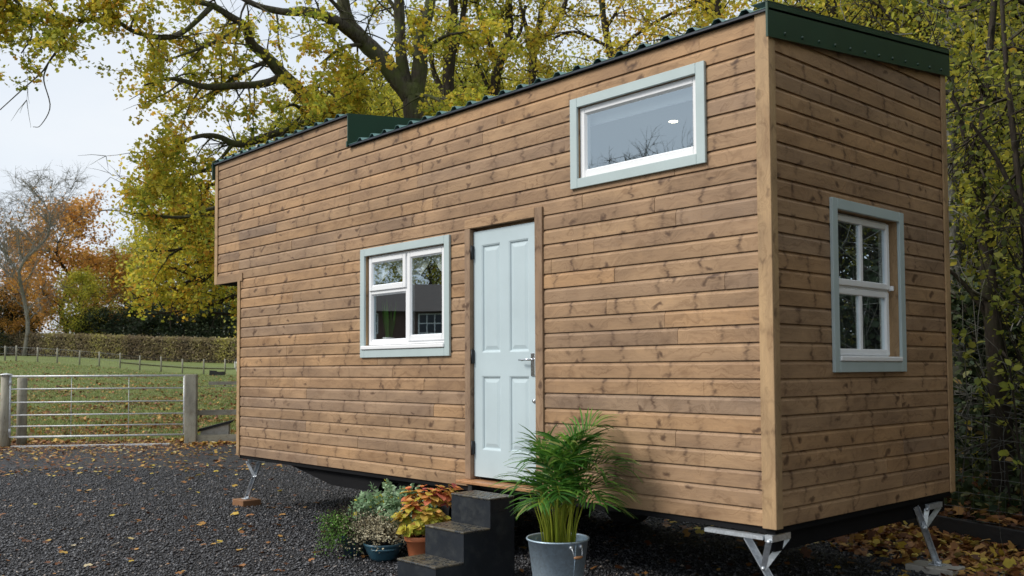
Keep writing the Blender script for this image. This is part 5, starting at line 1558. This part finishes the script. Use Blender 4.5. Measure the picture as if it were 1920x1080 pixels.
    z = GZ+.15+r.random(n)**1.2*np.maximum(hmax, .25)
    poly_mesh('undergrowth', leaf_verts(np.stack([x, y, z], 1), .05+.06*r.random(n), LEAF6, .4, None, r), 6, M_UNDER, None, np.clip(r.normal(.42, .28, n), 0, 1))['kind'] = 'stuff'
    m_ = MB()
    for k in range(1900):
        x = r.uniform(-6, 5); q = r.random()*4+.4; p = np.array([x, sleeper_y(x)+q, GZ+.15+(r.random()*1.2 if k < 900 else r.uniform(.5, 5.5))]); twig(m_, p, unit(r.normal(size=3)+np.array([0, 0, .5])), r.uniform(.5, 2.4), r.uniform(.003, .009), r, 6, 3, droop=-.03, wig=.35)
    o = m_.build('bramble_stems', M_BARKGR); o['kind'] = 'stuff'
nearwood()
# fill behind and to the side of the near wood
for k, (x, y, h, key) in enumerate([(1.6, 8.5, 9, 'wood'), (-2.5, 9.5, 9, 'wood'), (4.2, 8.0, 9.5, 'wood'), (-6, 12, 10, 'wood'), (0, 13, 10, 'wood'), (6.8, 6.5, 10, 'wood'), (5.0, 12, 11, 'noli'), (-10, 15, 10, 'nyel'),
                                  (8.6, 3.0, 10, 'noli'), (10.5, .0, 10, 'nyel'), (9.5, 8, 11, 'noli'), (12, 4, 11, 'noli'), (12.5, -3.5, 10, 'noli')]):
    place(key, {'noli': 'field_maple', 'nyel': 'yellow_maple', 'wood': 'hazel_tree'}[key], (x, y, GZ), h/(10 if key == 'noli' else 11), k*2.1+.4, 'leafy woodland tree standing right of and behind the end wall', 'trees of the wood at the right')
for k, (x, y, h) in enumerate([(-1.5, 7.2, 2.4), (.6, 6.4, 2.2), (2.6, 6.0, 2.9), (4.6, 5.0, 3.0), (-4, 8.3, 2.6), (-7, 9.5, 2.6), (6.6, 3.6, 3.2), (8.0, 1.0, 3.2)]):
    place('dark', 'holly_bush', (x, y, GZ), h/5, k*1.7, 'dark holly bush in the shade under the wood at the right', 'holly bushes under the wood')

# wire mesh fence and sleeper at the edge of the wood
def meshfence():
    t = thing('mesh_fence', (.9, 3.05, GZ), 'square galvanised stock mesh along the edge of the wood at the right', 'fence')
    m_ = MB(); r = np.random.default_rng(5)
    xs_ = np.arange(-9, 5, .15); hs = [.20, .30, .42, .56, .72, .90, 1.10]
    def P(x, z): 
        return (x, sleeper_y(x)+.10+.02*sin(x*3), GZ+z+.015*sin(x*2.2+z*3))
    for z in hs: m_.tube([P(x, z) for x in np.arange(-9, 5.1, .3)], .0014, 4)
    for x in xs_: m_.tube([P(x, .18), P(x, .6), P(x, 1.11)], .0011, 3)
    m_.build('mesh', M_WIRE, t)
    for x in (-7.5, -4.8, -2.1, 2.2, 4.8):
        p = P(x, 0); m_ = MB(); m_.tube([(p[0], p[1]+.05, GZ), (p[0], p[1]+.05, GZ+1.25)], .04, 8); m_.build('post', M_POSTW, t)
    for k, (x0_, x1_) in enumerate(((-9, -6.6), (-6.59, -4.2), (-4.19, -1.8), (-1.79, .6), (.61, 3.0), (3.01, 5.4))):
        m_ = MB(); m_.bar((x0_, sleeper_y(x0_), GZ+.10), (x1_, sleeper_y(x1_), GZ+.10), .06, .20)
        o = m_.build('sleeper', M_SLEEPER); meta(o, 'dark timber board edging the wood at the right edge of the view' if k == 4 else 'dark timber board edging the wood behind the tiny house', 'sleeper', 'dark boards edging the wood')
meshfence()

# ------------------------------------------------------------------ loose stones and fallen leaves (stuff)
def stones():
    r = np.random.default_rng(90)
    n = 150000
    # points spread evenly over the part of the yard near the viewer
    px_ = r.uniform(-650, 2450, n*3); u = r.random(n*3); d = 1/(1/15.+u*(1/5.2-1/15.))
    d = 15-(15-5.0)*r.random(n*3)**.8
    P = CAM+(_F[None]+R2[None]*((px_-960)/FPX)[:, None])*d[:, None]
    P[:, 2] = GZ
    cond = (r.random(n*3) < (d/15)) & (P[:, 1] < np.array([sleeper_y(v) for v in P[:, 0]])-.1)
    P = P[cond][:n]; m = len(P)
    s = (.0065+.010*r.random(m)**2)
    oc = np.array([(1, 0, 0), (0, 1, 0), (-1, 0, 0), (0, -1, 0), (0, 0, 1), (0, 0, -1.)])
    V = oc[None]*(.65+.7*r.random((m, 6, 1)))*s[:, None, None]*np.array([1.25, .9, .7])
    a = r.random(m)*2*pi; ca, sa = np.cos(a)[:, None], np.sin(a)[:, None]
    X = V[:, :, 0]*ca-V[:, :, 1]*sa; Y = V[:, :, 0]*sa+V[:, :, 1]*ca
    tx = r.normal(size=(m, 1))*.5
    V = np.stack([X, Y+V[:, :, 2]*tx, V[:, :, 2]], 2)+P[:, None, :]+np.array([0, 0, 1])*(s*.5)[:, None, None]+np.array([0, 0, .004])
    tri = np.array([(0, 1, 4), (1, 2, 4), (2, 3, 4), (3, 0, 4), (1, 0, 5), (2, 1, 5), (3, 2, 5), (0, 3, 5)])
    F = (tri[None]+np.arange(m)[:, None, None]*6).reshape(-1, 3)
    me = bpy.data.meshes.new('gravel_stones'); nv = m*6; nf = len(F)
    me.vertices.add(nv); me.vertices.foreach_set('co', V.reshape(-1).astype(np.float32))
    me.loops.add(nf*3); me.loops.foreach_set('vertex_index', F.ravel().astype(np.int32)); me.polygons.add(nf)
    me.polygons.foreach_set('loop_start', np.arange(0, nf*3, 3, dtype=np.int32)); me.polygons.foreach_set('loop_total', np.full(nf, 3, dtype=np.int32))
    at_ = me.attributes.new('rnd', 'FLOAT', 'POINT'); at_.data.foreach_set('value', np.repeat(r.random(m), 6).astype(np.float32)); me.update(calc_edges=True)
    mt, t, o = newmat('loose_stones'); g = NT(t); a_ = g.n('ShaderNodeAttribute', attribute_name='rnd')
    g.pri(o, g.ramp(a_.outputs['Fac'], [(0, (.010, .010, .012)), (.5, (.038, .039, .044)), (.85, (.095, .098, .108)), (.97, (.17, .17, .175)), (1, (.34, .28, .23))]), .45, spec=.5)
    ob = link(me, 'gravel_stones', mt, None); ob['kind'] = 'stuff'
stones()
def fallen():
    r = np.random.default_rng(91)
    def scatter(name, P, size, lo, hi, up=2.5, shape=LEAF8):
        V = leaf_verts(P, size*(.6+.8*r.random(len(P))), shape, up, None, r)
        o = poly_mesh(name, V, len(shape), M_DEAD, None, np.clip(lo+(hi-lo)*r.random(len(P)), 0, 1)); o['kind'] = 'stuff'; return o
    # sparse over the yard, thicker towards the gate
    n = 7400; px_ = r.uniform(-600, 1450, n); d = r.uniform(5, 19.5, n)
    P = CAM+(_F[None]+R2[None]*((px_-960)/FPX)[:, None])*d[:, None]
    near = ((P[:, :2]-GA)@gn); keep = (r.random(n) < np.where(near > -6, .9, .13)*np.clip(d/14, .2, 1)) & (near < .5) & (P[:, 1] < np.array([sleeper_y(v) for v in P[:, 0]])-.1)
    P = P[keep]; P[:, 2] = GZ+.020+r.random(len(P))*.008
    scatter('fallen_leaves', P, .075, .1, 1.)
    n = 6500; s_ = r.uniform(-3.5, 4.2, n); q = r.exponential(1.7, n)-1.1; P2 = GA+gd*s_[:, None]-gn*q[:, None]
    P = np.column_stack([P2, GZ+.018+r.random(n)*.01]); scatter('fallen_leaves', P[q > -1.1], .055, .0, 1.)
    n = 300; px_ = r.uniform(-20, 1350, n); d = r.uniform(5.2, 11, n); P = CAM+(_F[None]+R2[None]*((px_-960)/FPX)[:, None])*d[:, None]
    P = P[P[:, 1] < 2.5]; P[:, 2] = GZ+.02; scatter('fallen_leaves', P, .05, .0, .75)
    # drift along the kick board
    n = 900; s = r.uniform(0, 4.2, n); q = r.exponential(.28, n); P2 = pgR+gd*s[:, None]-gn*(q+.05)[:, None]
    P = np.column_stack([P2, GZ+.02+r.random(n)*.03]); scatter('leaf_drift', P, .09, .3, 1.)
    # thick litter on the field beyond the gate
    n = 100000; px_ = r.uniform(-450, 620, n); d = 20+r.random(n)**1.4*42
    P = CAM+(_F[None]+R2[None]*((px_-960)/FPX)[:, None])*d[:, None]
    P[:, 2] = ground_z(P[:, 0], P[:, 1])+.01
    nz_ = np.sin(P[:, 0]*.9+P[:, 1]*.6)+np.sin(P[:, 0]*2.1-P[:, 1]*1.7)+np.sin(P[:, 0]*.4-P[:, 1]*2.9)
    keep = (((P[:, :2]-GA)@gn) > .3) & (r.random(n) < np.clip(.42+.42*nz_, .03, 1)*np.clip(1.7-d/36, .06, 1))
    scatter('field_leaf_litter', P[keep], .108, .0, .88, 1.6, LEAF5)
    # drift under and behind the near end
    n = 9000; x = r.uniform(-3.2, 5, n); q = r.exponential(.62, n); y = np.array([sleeper_y(v) for v in x])-.05-q
    k = (y > .2) & ((q < 1.25) | (r.random(n) < .25)); x, y, q = x[k], y[k], q[k]
    P = np.column_stack([x, y, GZ+.015+r.random(len(x))*.07*np.exp(-q*1.4)]); scatter('leaf_pile', P, .085, .05, .98, 1.3)
    n = 6000; x = r.uniform(-4, 5, n); q = r.uniform(.05, 3, n); P = np.column_stack([x, np.array([sleeper_y(v) for v in x])+q, GZ+.2+q*.012+r.random(n)*.05]); scatter('woodland_litter', P, .09, 0, .75, 1.5)
fallen()
def tufts():
    r = np.random.default_rng(93); n = 95000; px_ = r.uniform(-450, 620, n); d = 19.5+r.random(n)**1.5*40
    P = CAM+(_F[None]+R2[None]*((px_-960)/FPX)[:, None])*d[:, None]; P[:, 2] = ground_z(P[:, 0], P[:, 1])-.02
    k = ((P[:, :2]-GA)@gn) > 1.05+r.normal(0, .2, n); P = P[k]; n = len(P)
    h = r.uniform(.05, .12, n)*np.where(((P[:, :2]-GA)@gn) < 1.2, 1.1, .8)[:]; a = r.random(n)*2*pi; wv = np.stack([np.cos(a), np.sin(a), 0*a], 1)*.018
    tip = P+np.array([0, 0, 1.])*h[:, None]+r.normal(size=(n, 3))*.03
    V = np.stack([P-wv, P+wv, tip], 1).reshape(-1, 3)
    m = leafmat('grass_blades', [(0, (.12, .17, .05)), (.6, (.25, .31, .10)), (1, (.40, .40, .18))], .3)
    poly_mesh('grass_tufts', V, 3, m, None, r.random(n))['kind'] = 'stuff'
tufts()
# pale strip set in the ground under the gate
m_ = MB(); a = GA+gd*.15-gn*.30; b2 = GB-gd*.35-gn*.30
m_.bar((a[0], a[1], GZ+.0), (b2[0], b2[1], GZ+.0), .11, .075)
meta(m_.build('ground_strip', paint('pale_concrete', (.62, .63, .64), .5, .2, .3, dirt=(.2, .19, .17))), 'narrow pale strip set in the gravel along the foot of the gate', 'kerb')

# ------------------------------------------------------------------ what stands behind the viewer and shows in the glass
def mirrored():
    # cottage mirrored in the kitchen window
    c = np.array([3.07-55*.815, 4.88-55*.58, GZ]); rz = math.atan2(.58, .82)
    t = thing('brick_cottage', c, 'brick cottage with brown roof and white windows, mirrored in the three pane window', 'house', rz=rz); ORG[t.name] = np.zeros(3)
    mb_ = MB(); mb_.box(-3.5, 3.5, -9, 9, 0, 4.8); m_brick = paint('red_brick', (.11, .06, .045), .9, .2, .4); mb_.build('wall', m_brick, t)
    mb_ = MB(); mb_.prism([(-4, 4.7), (4, 4.7), (0, 6.5)], -9.4, 9.4, 'y'); mb_.build('roof', paint('brown_tiles', (.07, .045, .035), .8, .2, .5), t)
    for y in (-6, -2., 2., 6):
        w_ = MB(); w_.box(3.5, 3.56, y-.9, y+.9, 3.5, 4.6); wo = w_.build('window', M_WHITE, t)
        for k in range(4):
            g_ = MB(); ya = y-.84+k*.43; g_.box(3.565, 3.57, ya, ya+.37, 3.56, 4.04); g_.box(3.565, 3.57, ya, ya+.37, 4.10, 4.54); g_.build('pane', M_EAVE, wo)
    for k, (ang, d, h, key) in enumerate([(208, 72, 13, 'yell'), (212, 74, 13.5, 'yell'), (217, 72, 13, 'yell'), (221, 74, 12, 'oliv'), (204, 74, 13, 'oliv'), (200, 70, 12, 'yell')]):
        x, y = 3.07+d*cos(R(ang)), 4.88+d*sin(R(ang))
        place(key, 'field_maple' if key == 'oliv' else 'yellow_maple', (x, y, GZ), h/(10 if key == 'oliv' else 11), k, 'tree beyond the brick cottage, mirrored in the three pane window', 'trees behind the viewer')
    for k, (ang, d, h) in enumerate([(222, 72, 17), (224.5, 74, 17.6), (227, 72, 17.2), (229.5, 75, 19), (232, 72, 17.4), (234.5, 74, 17.8), (237, 72, 16.8)]):
        x, y = 3.07+d*cos(R(ang)), 4.88+d*sin(R(ang))
        place('bare', 'bare_tree', (x, y, GZ), h/10, k*1.1, 'leafless tree mirrored along the foot of the high window', 'leafless trees behind the viewer')
mirrored()
